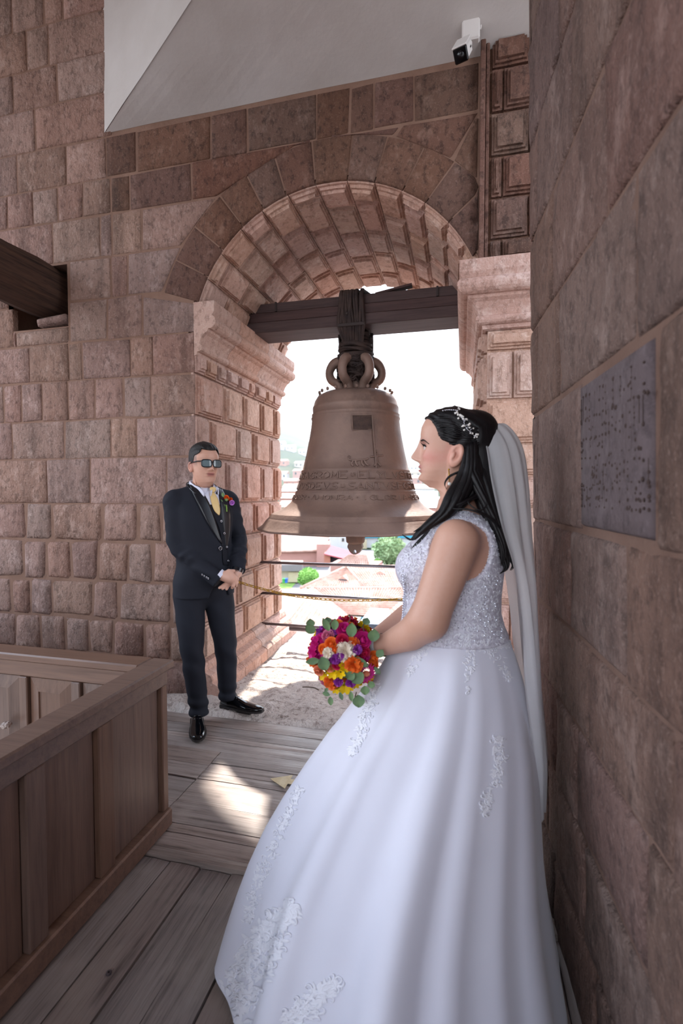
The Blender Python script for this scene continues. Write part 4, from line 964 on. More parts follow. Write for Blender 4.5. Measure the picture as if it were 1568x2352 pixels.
# ---- hillside houses, row above row
q = random.Random(11); ordn = ['lowest', 'second', 'third', 'fourth', 'fifth', 'sixth', 'seventh', 'top']
CN = {'wall_white': 'white', 'wall_cream': 'cream', 'wall_pink': 'pink', 'wall_brick': 'brick-red'}
for side, px0, px1, where in (('left', 628, 706, 'left of the bell'), ('right', 934, 1016, 'right of the bell')):
    for ri, d in enumerate([112, 136, 164, 198, 240, 290, 345, 405]):
        wm_ = (px1-px0)*d/FPX; n_ = max(1, int(wm_/8.5))
        for ci in range(n_):
            px = px0+(px1-px0)*(ci+.5)/n_+q.uniform(-2, 2); r_ = ray(px, 1133); a_ = math.degrees(math.atan2(r_[0], r_[1])); x, y, z = terr(a_, d/ math.cos(math.radians(a_+13.9))*1.0)
            w = min(3.6, wm_/n_/2-.6)*q.uniform(.85, 1); hh = q.uniform(3.2, 5.5); dep = q.uniform(5, 8); wm = q.choice(list(CN))
            col_ = '' if n_ == 1 else (', nearest the bell' if (ci == n_-1) == (side == 'left') and ci in (0, n_-1) else (', farthest from the bell' if ci in (0, n_-1) else ', in mid-row'))
            o = empty('hillside_house', (x, y, z), f'{CN[wm]}-walled house on the hazy hillside {where}, {ordn[ri]} row{col_}', 'house', 'hazy hillside houses')
            mesh('wall', *box((x-w, y, z-2), (x+w, y+dep, z+hh)), wm, o)
            mesh('roof', *prism([(y-.4, z+hh), (y+dep+.4, z+hh), (y+dep/2, z+hh+1.5)], 0, x-w-.3, x+w+.3), 'terracotta' if q.random() < .8 else 'roof_pale', o)
            for s_ in (-.5, .5): mesh('window', *box((x+s_*w-.5, y-.05, z+hh-2.2), (x+s_*w+.5, y+.05, z+hh-.9)), 'glass_dark', o)
h = empty('pink_house', tuple(D(985, 1190, 62)), 'pink walled house with pale roof right of the bell rim', 'house')
rect(h, 'wall', 'wall_pink', (945, 1168), (1060, 1230), 62, 5); mesh('roof_tiles', *tiles(D(942, 1168, 61.6), D(1062, 1168, 61.6), D(1062, 1142, 66), D(950, 1142, 66)), 'roof_pale', h, False, 'stuff')
# ---- haze over the valley
hz = NT('valley_haze'); hz.t.nodes.remove(hz.b); vs = hz.n('ShaderNodeVolumeScatter'); vs.inputs['Density'].default_value = .0008; vs.inputs['Anisotropy'].default_value = .35; vs.inputs['Color'].default_value = (.86, .93, 1, 1)
hz.l(vs.outputs[0], hz.t.nodes['Material Output'].inputs['Volume'])
tag(mesh('valley_haze', *box((-1400, 103, -30), (700, 2500, 230)), 'valley_haze'), 'thin bluish haze lying over the valley', kind='stuff')
# ================================================================== IMPLICIT-SURFACE TOOLS
def snet(fn, lo, hi, h):
    lo = np.array(lo, float); n = (np.ceil((np.array(hi)-lo)/h)).astype(int)+1
    ax = [lo[i]+h*np.arange(n[i]) for i in range(3)]
    V = np.empty(n, np.float32)
    for i0 in range(0, n[0], 24):
        X, Y, Z = np.meshgrid(ax[0][i0:i0+24], ax[1], ax[2], indexing='ij')
        V[i0:i0+24] = fn(np.stack([X.ravel(), Y.ravel(), Z.ravel()], 1)).reshape(X.shape)
    V = np.pad(V[1:-1, 1:-1, 1:-1], 1, constant_values=1.0)
    S = V < 0; c = [(a, b, d) for a in (0, 1) for b in (0, 1) for d in (0, 1)]
    sub = lambda A, o: A[o[0]:n[0]-1+o[0], o[1]:n[1]-1+o[1], o[2]:n[2]-1+o[2]]
    cnt = sum(sub(S, o).astype(np.int8) for o in c); act = (cnt > 0) & (cnt < 8); ids = np.argwhere(act)
    imap = np.full(act.shape, -1, np.int64); imap[tuple(ids.T)] = np.arange(len(ids))
    acc = np.zeros((len(ids), 3)); k = np.zeros(len(ids))
    for o in c:
        for a in range(3):
            if o[a]: continue
            p = list(o); p[a] = 1
            v0 = V[ids[:, 0]+o[0], ids[:, 1]+o[1], ids[:, 2]+o[2]]; v1 = V[ids[:, 0]+p[0], ids[:, 1]+p[1], ids[:, 2]+p[2]]
            m = (v0 < 0) != (v1 < 0); t = np.where(m, v0/np.where(m, v0-v1, 1), 0); q = np.tile(np.array(o, float), (len(ids), 1)); q[:, a] += t
            acc[m] += q[m]; k[m] += 1
    verts = lo+h*(ids+acc/k[:, None]); faces = []
    for a in range(3):
        b, d = (a+1) % 3, (a+2) % 3; sh = [slice(None)]*3; s0, s1 = list(sh), list(sh); s0[a] = slice(0, -1); s1[a] = slice(1, None)
        A, B = S[tuple(s0)], S[tuple(s1)]
        E = np.argwhere(A != B); E = E[(E[:, b] > 0) & (E[:, d] > 0) & (E[:, b] < n[b]-1) & (E[:, d] < n[d]-1)]
        def cell(db, dd): q = E.copy(); q[:, b] += db; q[:, d] += dd; return imap[q[:, 0], q[:, 1], q[:, 2]]
        Q = np.stack([cell(-1, -1), cell(0, -1), cell(0, 0), cell(-1, 0)], 1)
        fl = ~A[tuple(E.T)]; Q[fl] = Q[fl][:, ::-1]
        faces.append(Q[(Q >= 0).all(1)])
    return verts, np.vstack(faces)
def rc(p, a, b, r1, r2):
    a, b = np.array(a, float), np.array(b, float); ab = b-a; t = np.clip((p-a)@ab/(ab@ab), 0, 1)
    return np.linalg.norm(p-a-t[:, None]*ab, axis=1)-(r1+t*(r2-r1))
def chain(p, pts, k=.01):
    d = None
    for (a, ra), (b, rb) in zip(pts[:-1], pts[1:]):
        e = rc(p, a, b, ra, rb); d = e if d is None else np.minimum(d, e)
    return d
def ell(p, c, r):
    q = (p-np.array(c))/np.array(r); k0 = np.linalg.norm(q, axis=1); k1 = np.linalg.norm(q/np.array(r), axis=1)+1e-9; return k0*(k0-1)/k1
def smin(a, b, k): h = np.clip(.5+.5*(b-a)/k, 0, 1); return b+(a-b)*h-k*h*(1-h)
def smax(a, b, k): return -smin(-a, -b, k)
def loft(p, T, e=2.0):
    """rows (z, front y, back y, half width): a trunk of oval sections"""
    T = np.array(T, float); T = T[np.argsort(T[:, 0])]; z = p[:, 2]
    F, Bk, W = [np.interp(z, T[:, 0], T[:, i]) for i in (1, 2, 3)]
    yc = (F+Bk)/2; ry = (Bk-F)/2
    g = (np.abs(p[:, 0]/W)**e+np.abs((p[:, 1]-yc)/ry)**e)**(1/e)
    d = (g-1)*np.minimum(W, ry); return np.maximum(d, np.maximum(T[0, 0]-z, z-T[-1, 0]))
HZ = [-.012, 0, .012, .03, .05, .07, .09, .11, .13, .15, .17, .19, .205, .218, .226, .231]
HF = [.050, .068, .080, .0815, .082, .083, .083, .084, .088, .0915, .090, .082, .069, .048, .024, .002]
HB = [.0, .004, .008, .015, .03, .058, .080, .093, .099, .100, .096, .084, .069, .048, .024, .002]
HW = [.022, .034, .044, .0535, .0605, .065, .068, .071, .074, .0755, .0735, .066, .0555, .039, .021, .002]
def head(p, fem=False, nose=1.0):
    """p in head space: chin at z = 0, face towards -y"""
    x, y, z = p[:, 0], p[:, 1], p[:, 2]; ax_ = np.abs(x)
    I = lambda T: np.interp(z, HZ, T)
    F, Bk, W = I(HF), I(HB), I(HW)
    if fem: W = W*np.interp(z, [0, .05, .1, .15], [.90, .95, .98, .99])
    G = lambda u, s: np.exp(-(u/s)**2)
    nz = [.066, .072, .078, .084, .090, .098, .108, .118, .128, .138]; na = np.array([0, .006, .017, .0255, .0275, .0235, .0175, .0115, .0055, 0])*nose; ns = [.010, .0105, .0105, .010, .0095, .008, .0068, .006, .006, .008]
    F = F+np.interp(z, nz, na)*G(x, np.interp(z, nz, ns))+.009*G(ax_-.0125, .006)*G(z-.080, .006)
    F = F-.0105*G(ax_-.031, .015)*G(z-.116, .012)+.0055*G(ax_-.032, .010)*G(z-.115, .0062)
    F = F+.0035*G(ax_-.024, .02)*G(z-.133, .007)+.0055*G(ax_-.046, .016)*G(z-.094, .017)
    lw = .020 if fem else .022
    F = F+(.0070 if fem else .005)*G(x, lw)*(G(z-.0615, .0050)+1.05*G(z-.0495, .0055))-.0055*G(x, .023)*G(z-.0555, .0019)
    F = F-.0035*G(x, .022)*G(z-.038, .006)+.0065*G(x, .018)*G(z-.019, .012)
    dep = np.where(y < 0, F, Bk)+1e-5
    e = 2.25
    g = (np.abs(x/(W+1e-5))**e+np.abs(y/dep)**e)**(1/e)
    d = (g-1)*np.minimum(W, dep)*.9
    return np.maximum(d, np.maximum(-.012-z, z-.231))
def ears(p, sx=.0735, ey=.014, ez=.098, k=1.0):
    q = p.copy(); q[:, 0] = np.abs(q[:, 0]); q = (q-np.array([sx, ey, ez]))/k; c, s = math.cos(.22), math.sin(.22)
    r = np.stack([q[:, 0]-.25*(q[:, 1]+.01), q[:, 1]*c-q[:, 2]*s, q[:, 1]*s+q[:, 2]*c], 1)
    d = ell(r, (0, 0, 0), (.009, .018, .031)); d = smax(d, -ell(r, (.008, -.002, .004), (.008, .011, .020)), .004)
    return smin(d, ell(r, (.003, -.007, -.002), (.006, .005, .010)), .004)
class Frame:
    def __init__(s, o, deg): s.o = np.array(o, float); a = math.radians(deg); s.R = np.array([[math.cos(a), -math.sin(a), 0], [math.sin(a), math.cos(a), 0], [0, 0, 1]])
    def w(s, p): return np.asarray(p, float)@s.R.T+s.o
    def l(s, p): return (np.asarray(p, float)-s.o)@s.R
    def px(s, x, y, yl):      # point on the figure's own plane y = yl seen at an image point
        d = ray(x, y)@s.R; c = s.l(CAM); return c+d*((yl-c[1])/d[1])
def bvh_of(v, f): return BVHTree.FromPolygons([tuple(q) for q in v], [tuple(map(int, g)) for g in f])
def cast(b, x, y, off=0.0, near=None):
    d = Vector(ray(x, y)).normalized(); l, n, i, t = b.ray_cast(Vector(CAM), d)
    if l is None:
        if near is None: return None
        l, n, i, t = b.find_nearest(Vector(CAM)+d*near)
    if n.dot(d) > 0: n = -n
    return np.array(l+n*off), np.array(n)
def patch_px(b, Lp, Rp, n, m, off, thick=.003, near=3.1):
    """strip between two image polylines laid onto the surface b"""
    A, B = spl(Lp, n), spl(Rp, n); v = []; last = None; N_ = []
    for i in range(n):
        for j in range(m+1):
            q = A[i]+(B[i]-A[i])*j/m; r = cast(b, q[0], q[1], off, near)
            v.append(r[0]); N_.append(r[1])
    v = np.array(v); N_ = np.array(N_); k = len(v); W = m+1
    F_ = gridf(W, n); bk = [tuple(x+k for x in reversed(f)) for f in F_]
    per = [i for i in range(W)]+[j*W+m for j in range(1, n)]+[(n-1)*W+i for i in range(m-1, -1, -1)]+[j*W for j in range(n-2, 0, -1)]
    sd_ = [(per[(q+1) % len(per)], per[q], per[q]+k, per[(q+1) % len(per)]+k) for q in range(len(per))]
    return np.vstack([v, v-N_*thick]), F_+bk+sd_
def paint(o, fn):
    a = o.data.color_attributes.new('skin_col', 'FLOAT_COLOR', 'POINT'); n = len(o.data.vertices); co = np.empty(n*3); o.data.vertices.foreach_get('co', co)
    a.data.foreach_set('color', np.concatenate([fn(co.reshape(-1, 3)), np.ones((n, 1))], 1).ravel())
def srgb(h): return np.array(lin(h)[:3])
t = NT('skin'); at = t.n('ShaderNodeAttribute'); at.attribute_name = 'skin_col'; c = t.mix(at.outputs['Color'], 1.0, t.mr(t.noise(90, 4), .0, .06)); t.bump(t.noise(420, 3), .08, .001); t.out(c, .46, 0, .4)
def fabric(name, c, rough=.85, bscale=700, bump=.15, sheen=.0, spec=.2):
    t = NT(name); t.bump(t.noise(bscale, 3), bump, .001); t.b.inputs['Sheen Weight'].default_value = sheen; return t.out(c, rough, 0, spec)
fabric('suit', '22242c', .8); fabric('satin', '14151b', .33, 900, .05, 0, .5); fabric('shirt', 'd8d8e6', .8); fabric('tie_gold', 'dcbb7c', .45, 900, .1, .1, .5); fabric('vest', '1d1e25', .8)
plain('shoe', '08080b', .12, 0, 0.7); plain('sole', '2a2422', .6)
t = NT('hair'); c = t.ramp(t.noise(5, 4, (40, 40, 3)), [(.35, '070608'), (.7, '171214')]); t.bump(t.noise(5, 4, (60, 60, 4)), .35, .002); t.out(c, .42, 0, .3)
t = NT('hair_short'); c = t.ramp(t.noise(60, 4), [(.35, '0c0b0c'), (.7, '201c1c')]); t.bump(t.noise(260, 4, (1, 1, .4)), .9, .004); t.out(c, .5, 0, .4)
plain('pearl', 'e9e4de', .2, 0, .6); plain('silver', 'cfcfd6', .2, 1.0); plain('black_frame', '15161c', .2)
t = NT('tinted_lens'); t.b.inputs['Transmission Weight'].default_value = 0.0; t.out(t.ramp(t.noise(9, 2), [(.35, '3e484c'), (.65, '66777b')]), .06, 0, .8)
# ================================================================== GROOM
GF = Frame((-1.547, 2.711, .0), 48)
gm = empty('person', (-1.547, 2.711, 0), 'person in dark three-piece suit, gold tie and sunglasses, hands crossed', 'person')
torsoT = [(.80, -.128, .118, .176), (.88, -.135, .122, .178), (.98, -.132, .112, .166), (1.06, -.130, .108, .160), (1.16, -.130, .118, .170), (1.26, -.126, .125, .182), (1.34, -.105, .115, .180), (1.40, -.075, .095, .150), (1.445, -.045, .07, .075)]
def torso_s(p):
    d = loft(p, torsoT, 2.3)
    for s in (-1, 1): d = smin(d, rc(p, (s*.05, .015, 1.425), (s*.158, .02, 1.395), .045, .046), .03)
    return d
def sleeve_s(p):
    def wr(q, a, b, f0, amp):    # soft wrinkles across the sleeve
        a, b = np.array(a), np.array(b); ab = b-a; t = (q-a)@ab/np.linalg.norm(ab)
        return amp*(np.sin(t*f0*.55+2.5*np.sin(q[:, 2]*24+q[:, 0]*17))+.6*np.sin(t*f0*1.1+3*np.sin(q[:, 1]*31+q[:, 2]*12)))*(.35+np.exp(-((q[:, 2]-1.10)/.10)**2))
    R1, R2, R3 = (-.172, .02, 1.375), (-.158, -.015, 1.105), (.030, -.185, .905)
    L1, L2, L3 = (.178, .025, 1.37), (.232, .02, 1.13), (.165, -.150, .945)
    d1 = np.minimum(rc(p, R1, R2, .061, .056), rc(p, R2, R3, .057, .046))+wr(p, R1, R3, 70, .0042)
    d2 = np.minimum(rc(p, L1, L2, .060, .055), rc(p, L2, L3, .056, .045))+wr(p, L1, L3, 75, .0042)
    for e, d_, ax_ in ((R3, 'd1', np.array(R3)-R2), (L3, 'd2', np.array(L3)-L2)):
        pl = (p-np.array(e))@(ax_/np.linalg.norm(ax_))
        if d_ == 'd1': d1 = np.maximum(d1, pl-.004)
        else: d2 = np.maximum(d2, pl-.004)
    return d1, d2
def jacket_s(p):
    d = torso_s(p)
    d = np.where(p[:, 2] < 1.0, d-.006*np.clip((1.0-p[:, 2])/.2, 0, 1), d)
    # front cutaway: rounded quarters below the button
    cut = np.sqrt(((p[:, 0]-.055)/1.0)**2+((p[:, 2]-.78)/1.5)**2)-.065; d = np.where(p[:, 1] < -.02, np.maximum(d, -cut), d)
    d = d+.0025*np.sin(p[:, 2]*42+9*p[:, 0]+2*np.sin(p[:, 0]*19))*np.exp(-((p[:, 2]-1.02)/.14)**2); d1, d2 = sleeve_s(p); d = smin(d, d1, .018); d = smin(d, d2, .018)
    return d
v, f = snet(jacket_s, (-.28, -.27, .78), (.32, .17, 1.48), .0065)
jk = mesh('jacket', GF.w(v), f, 'suit', gm, True)
tv, tf = snet(torso_s, (-.26, -.2, .78), (.26, .17, 1.5), .009); gtb = bvh_of(GF.w(tv), tf)
def trousers_s(p):
    z = p[:, 2]
    fold = .006*np.sin(z*85+14*p[:, 0]+9*p[:, 1])*np.clip(1-np.abs(z-.12)/.11, 0, 1)+.005*np.sin(z*48+p[:, 0]*38+p[:, 1]*25)*np.clip(1-np.abs(z-.40)/.15, 0, 1)+.004*np.sin(z*30+p[:, 0]*45)*np.clip(1-np.abs(z-.70)/.12, 0, 1)
    r = chain(p, [((-.088, .0, .80), .098), ((-.082, -.02, .45), .068), ((-.045, -.015, .115), .057), ((-.045, -.02, .05), .059)])
    l = chain(p, [((.088, .005, .80), .098), ((.135, -.01, .45), .068), ((.168, .055, .12), .056), ((.17, .055, .075), .058)])
    # pressed crease down each front
    d = smin(r+fold, l+fold, .02); d = smin(d, ell(p, (0, .0, .86), (.172, .122, .13)), .03)
    return np.maximum(d, np.where(p[:, 0] < .06, .062, .082)-z)
v, f = snet(trousers_s, (-.22, -.2, .04), (.28, .2, .98), .007)
mesh('trousers', GF.w(v), f, 'suit', gm, True)
# head and neck, one continuous skin mesh with the hands
HS = 1.06; HO = np.array([.006, -.012, 1.474])
def hd(p):
    q = (p-HO)/HS; a = math.radians(-8); q = np.stack([q[:, 0]*math.cos(a)-q[:, 1]*math.sin(a), q[:, 0]*math.sin(a)+q[:, 1]*math.cos(a), q[:, 2]], 1)
    return q
def gskin(p):
    q = hd(p); d = head(q, nose=1.05); d = smin(d, ears(q), .006)*HS
    return smin(d, rc(p, (0, .030, 1.40), (.004, .012, 1.52), .060, .056), .018)
v, f = snet(gskin, (-.11, -.16, 1.38), (.12, .14, 1.735), .0021)
gp = lambda x, y, yl: GF.px(x, y, yl)
def ghand(p, which):
    # right hand laid over the left wrist
    W = gp(510, 1322, -.195); K = [gp(530, 1318, -.225), gp(537, 1325, -.228), gp(539, 1332, -.226), gp(536, 1339, -.222)]
    d = rc(p, W, (np.array(K[0])+K[3])/2*.75+W*.25, .030, .034)
    for i, k in enumerate(K):
        d = smin(d, rc(p, W+(k-W)*.35, k, .017, .0125), .012)
    tips = [(546, 1330), (545, 1338), (542, 1346), (533, 1350)]
    e = None
    for i, (k, t_) in enumerate(zip(K, tips)):
        m_ = k+(gp(*t_, -.215)-k)*.55+np.array([0, -.006, 0]); tp = gp(*t_, -.205)
        e1 = np.minimum(rc(p, k, m_, .0115, .0105), rc(p, m_, tp, .0105, .0085)); e = e1 if e is None else np.minimum(e, e1)
    d = smin(d, e, .005)
    th = smin(rc(p, W+np.array([.012, -.012, .012]), gp(525, 1312, -.215), .014, .012), rc(p, gp(525, 1312, -.215), gp(537, 1311, -.205), .012, .009), .006)
    d = smin(d, th, .008)
    # left hand beneath, fingertips showing below
    W2 = gp(545, 1316, -.165); B2 = gp(528, 1335, -.185)
    d2 = rc(p, W2, B2, .029, .030)
    for t_ in ((504, 1350), (511, 1352), (520, 1353)):
        tp = gp(*t_, -.195); d2 = smin(d2, np.minimum(rc(p, B2, B2+(tp-B2)*.55, .0125, .011), rc(p, B2+(tp-B2)*.55, tp, .011, .0085)), .006)
    return d if which == 0 else d2
v2, f2 = snet(lambda p: ghand(p, 0), np.minimum(gp(500, 1356, -.19), gp(500, 1300, -.26))-.03, np.maximum(gp(552, 1300, -.14), gp(552, 1300, -.2))+.035, .0028)
v3, f3 = snet(lambda p: ghand(p, 1), np.minimum(gp(500, 1356, -.19), gp(500, 1300, -.26))-.03, np.maximum(gp(552, 1300, -.14), gp(552, 1300, -.2))+.035, .0028)
sk = mesh('body', GF.w(v), f, 'skin', gm, True); hn1 = mesh('hand', GF.w(v2), f2, 'skin', gm, True); hn2 = mesh('hand', GF.w(v3), f3, 'skin', gm, True)
SKG = srgb('c7947c')
def gcol(co):
    q = hd(GF.l(co)); n = len(co); c = np.tile(SKG, (n, 1)); x, y, z = q[:, 0], q[:, 1], q[:, 2]; G = lambda u, s: np.exp(-(u/s)**2)
    lip = np.clip(1.6*(1-(x/.025)**2), 0, 1)*np.clip((G(z-.0605, .0042)+G(z-.0505, .0042))*1.3, 0, 1)*(y < -.05); c = c*(1-lip[:, None]*.85)+srgb('a4564f')*lip[:, None]*.85
    ml = np.clip(2*(1-(np.abs(x)/.027)**2), 0, 1)*G(z-.0552-5*x*x, .0017)*(y < -.05); c = c*(1-ml[:, None]*.8)+srgb('5a2f2c')*ml[:, None]*.8
    fade = np.clip(sstep(.09, .13, z)*(np.abs(x) > .045)*(y > -.045), 0, 1)*.6; c = c*(1-fade[:, None])+srgb('4a3831')*fade[:, None]
    st = np.clip((G(x, .05)*G(z-.03, .03)), 0, 1)*(y < -.02)*.10; c = c*(1-st[:, None])+srgb('6d5248')*st[:, None]
    er = ((np.abs(x) > .07) & (z < .14) & (z > .05))*.35; c = c*(1-er[:, None])+srgb('c0705c')*er[:, None]
    hand = (GF.l(co)[:, 2] < 1.1); c[hand] = srgb('cf9e88'); return c
paint(sk, gcol); paint(hn1, gcol); paint(hn2, gcol)
def ghair(p):
    q = hd(p); x, y, z = np.abs(q[:, 0]), q[:, 1], q[:, 2]
    top = head((q-np.array([0, .0, .10]))/np.array([1.035, 1.045, 1.0])+np.array([0, .0, .10])-np.stack([0*x, 0*x, .017*sstep(.15, .20, z)*(1-.25*sstep(.0, .09, y))], 1))
    top = top+.0012*np.sin(q[:, 0]*300+q[:, 1]*120)*sstep(.17, .19, z)
    line = np.where(y < -.045, np.interp(x, [0, .030, .047, .055, .07], [.190, .193, .200, .178, .160]), np.interp(y, [-.045, -.030, -.022, -.014, .004, .03, .06, .11], [.165, .160, .135, .125, .122, .10, .062, .05]))
    return smax(top*HS, (line-z)*HS, .004)
v, f = snet(ghair, (-.11, -.14, 1.5), (.12, .14, 1.76), .0035)
mesh('hair', GF.w(v), f, 'hair_short', gm, True)
skb = bvh_of(*((GF.w(snet(gskin, (-.11, -.16, 1.38), (.12, .14, 1.735), .005)[0])), snet(gskin, (-.11, -.16, 1.38), (.12, .14, 1.735), .005)[1]))
# sunglasses
def hw(x, y, z): # head-space point -> world
    a = math.radians(8); p = np.array([x*math.cos(a)-y*math.sin(a), x*math.sin(a)+y*math.cos(a), z])*HS+HO; return GF.w(p)
sg = MB(); EZ = .116
def rim(cx):
    P = []
    for a in np.linspace(0, 2*math.pi, 21)[:-1]:
        ex = math.copysign(abs(math.cos(a))**.55, math.cos(a)); ez = math.copysign(abs(math.sin(a))**.55, math.sin(a)); P.append((cx+ex*.0275, -.1015+.012*((cx+ex*.026)/.06)**2, EZ+ez*.0205))
    return P
for s in (-1, 1):
    P = rim(s*.0325); sg.add(*tube([hw(*p) for p in P+P[:2]], .0034, 6)); sg.add(*tube([hw(s*.059, -.088, EZ+.012), hw(s*.074, -.06, EZ+.012), hw(s*.078, .0, EZ+.006), hw(s*.077, .022, EZ-.002)], .0032, 6))
sg.add(*tube([hw(-.007, -.104, EZ+.006), hw(0, -.1075, EZ+.009), hw(.007, -.104, EZ+.006)], .003, 6))
gl = sg.build('sunglasses', 'black_frame', gm, True); gl['label'] = 'black square-framed sunglasses'
for s in (-1, 1):
    P = rim(s*.0325); c_ = (s*.0325, -.1015, EZ); mesh('lens', [hw(*c_)]+[hw(*p) for p in P], [(0, i+1, (i+1) % 20+1) for i in range(20)], 'tinted_lens', gl, True)
# shirt, collar, tie, vest, lapels laid on the chest
mesh('shirt', *patch_px(gtb, [(447, 1104), (455, 1130), (474, 1155), (492, 1185)], [(496, 1106), (500, 1130), (504, 1160), (506, 1190)], 16, 10, .004), 'shirt', gm, True)
for sd in (-1, 1):
    P = [(sd*.0, .094, 1.488), (sd*.045, .080, 1.486), (sd*.068, .030, 1.478), (sd*.060, -.020, 1.458), (sd*.036, -.055, 1.436), (sd*.020, -.086, 1.402)]
    mesh('shirt_collar', *tube(spl([GF.w(p) for p in P], 18), [.013]*12+[.015, .016, .017, .016, .013, .006], 8, flat=(1.2, .35), up=(0, 0, 1)), 'shirt', gm, True)
    P = [(sd*.0, .108, 1.474), (sd*.055, .094, 1.468), (sd*.082, .040, 1.455), (sd*.078, -.020, 1.430), (sd*.062, -.055, 1.405)]
    mesh('jacket_collar', *tube(spl([GF.w(p) for p in P], 16), .020, 8, flat=(1.2, .35), up=(0, 0, 1)), 'satin', gm, True)
mesh('collar_leaf', *patch_px(gtb, [(447, 1100), (456, 1116), (466, 1136)], [(474, 1113), (479, 1119), (470, 1136)], 8, 5, .010), 'shirt', gm, True)
mesh('collar_leaf', *patch_px(gtb, [(490, 1113), (492, 1124), (499, 1137)], [(497, 1106), (500, 1120), (501, 1138)], 8, 4, .010), 'shirt', gm, True)
mesh('vest', *patch_px(gtb, [(478, 1160), (490, 1185), (503, 1215), (508, 1250), (512, 1298)], [(506, 1160), (509, 1190), (516, 1225), (521, 1262), (523, 1300)], 22, 6, .006), 'vest', gm, True)
tie = mesh('tie', *patch_px(gtb, [(481, 1134), (483, 1150), (490, 1172), (500, 1184)], [(490, 1133), (499, 1150), (503, 1172), (502, 1184)], 16, 6, .013, .008), 'tie_gold', gm, True)
r = cast(gtb, 486.5, 1129, .016)[0]; v, f = ico((0, 0, 0), 1, 2); mesh('tie_knot', [GF.w(GF.l(r)+np.array([x*.019*(1+.45*z), y*.012, z*.021])) for x, y, z in v], f, 'tie_gold', tie, True)
mesh('lapel', *patch_px(gtb, [(433, 1105), (440, 1128), (456, 1162), (478, 1205), (506, 1248)], [(446, 1099), (463, 1128), (480, 1158), (495, 1200), (509, 1249)], 20, 5, .008, .006), 'satin', gm, True)
mesh('lapel', *patch_px(gtb, [(497, 1112), (501, 1132), (505, 1165), (511, 1210), (517, 1262)], [(502, 1113), (515, 1138), (525, 1170), (526, 1215), (520, 1262)], 20, 5, .008, .006), 'satin', gm, True)
def button(x, y, r_=.008, b=None, m='silver'):
    q = cast(b or gtb, x, y, .008)
    if q is None: return
    P, n_ = Vector(q[0]), Vector(q[1]); a = n_.orthogonal().normalized(); c_ = n_.cross(a); P2 = [P+(a*math.cos(t_)+c_*math.sin(t_))*r_ for t_ in np.linspace(0, 2*math.pi, 13)[:-1]]
    k = mesh('button', [P+n_*.004]+[p+n_*.002 for p in P2]+[p-n_*.006 for p in P2], [(0, i+1, (i+1) % 12+1) for i in range(12)]+[(i+1, i+13, (i+1) % 12+13, (i+1) % 12+1) for i in range(12)], 'black_plastic', gm, True)
    mesh('button_rim', *tube([p+n_*.0025 for p in P2+P2[:2]], .0014, 5), m, k, True)
button(504, 1259, .011)
for x, y in ((506, 1197), (512.5, 1225), (518, 1256), (521, 1288)): button(x, y, .006)
jb = bvh_of(GF.w(snet(jacket_s, (-.28, -.27, .78), (.32, .17, 1.48), .011)[0]), snet(jacket_s, (-.28, -.27, .78), (.32, .17, 1.48), .011)[1])
for x, y in ((466, 1318), (471, 1321), (476, 1324), (480, 1327)): button(x, y, .0045, jb)
mesh('pocket_flap', *patch_px(gtb, [(413, 1276), (418, 1291)], [(436, 1284), (437, 1300)], 4, 6, .006), 'suit', gm, True)
mesh('pocket_welt', *patch_px(gtb, [(524, 1164), (525, 1170)], [(541, 1157), (541, 1163)], 3, 5, .005), 'suit', gm, True)
# cuff and watch
mesh('shirt_cuff', *tube([gp(503, 1322, -.186)*0+GF.w(gp(500.5, 1320, -.182)), GF.w(gp(508, 1325.5, -.192))], .041, 14, cap=False, flat=(1, .85)), 'shirt', gm, True)
wt = MB(); a_, b_ = GF.w(gp(546.5, 1306, -.158)), GF.w(gp(544, 1313, -.163)); wt.add(*tube([a_, b_], .036, 16, cap=False)); w_ = wt.build('watch', 'black_frame', gm, True)
for k in range(9): q = a_*.5+b_*.5+GF.w((0, 0, 0))*0; an = -2.6+k*.25; mesh('watch_stud', *ico(q+.037*(cR*math.cos(an)*.9-cF*abs(math.sin(an))*.8+cU*.25*math.sin(an*2)), .0035, 1), 'silver', w_, True)
# boutonniere
bo = MB(); plain('petal_orange', 'f06a1e', .6); plain('petal_mauve', 'cf8bdc', .6); plain('leaf', '6c8c57', .6); plain('stem_green', '7fa04a', .6)
def bpos(x, y, o=.02): return Vector(cast(gtb, x, y, o)[0])
bt = mesh('boutonniere', *ico(bpos(516, 1150, .014), .012, 1), 'leaf', gm, True); bt['label'] = 'orange and mauve buttonhole flower on the lapel'
def rose_mesh(c, n_, r, m, name, parent, seed, layers=4, open_=1.0):
    """rosette of overlapping cupped petals round a tight heart, facing n_"""
    q = random.Random(seed); n_ = Vector(n_).normalized(); a = n_.orthogonal().normalized(); b = n_.cross(a); mb = MB(); c = Vector(c)
    for L in range(layers):
        k = 3+L; rr_ = r*(.28+.72*L/(layers-1)); ph = q.random()*6
        for i in range(k):
            th = ph+2*math.pi*i/k; wdt = 1.25*math.pi/k; v = []
            for jj in range(4):
                t_ = jj/3; rad = rr_*(.30+.62*math.sin(t_*1.45)*open_); hgt = r*(-.55+ (1.15-.24*L)*t_*(1-.12*L)+.02*L)
                if jj == 3: rad *= 1.07
                for ii in range(5):
                    s = (ii-2)/2; an = th+s*wdt*(.75+.35*math.sin(t_*2.2)); dd_ = rad*(1-.05*s*s)+q.uniform(-.01, .01)*r; hh = hgt-r*.10*s*s*t_
                    v.append(c+(a*math.cos(an)+b*math.sin(an))*dd_+n_*hh)
            mb.add(v, gridf(5, 4))
    v, f = ico((0, 0, 0), 1, 1); mb.add([c+(a*x*.42+b*y*.42)*r+n_*(z*.38-.12)*r for x, y, z in v], f)
    return mb.build(name, m, parent, True)
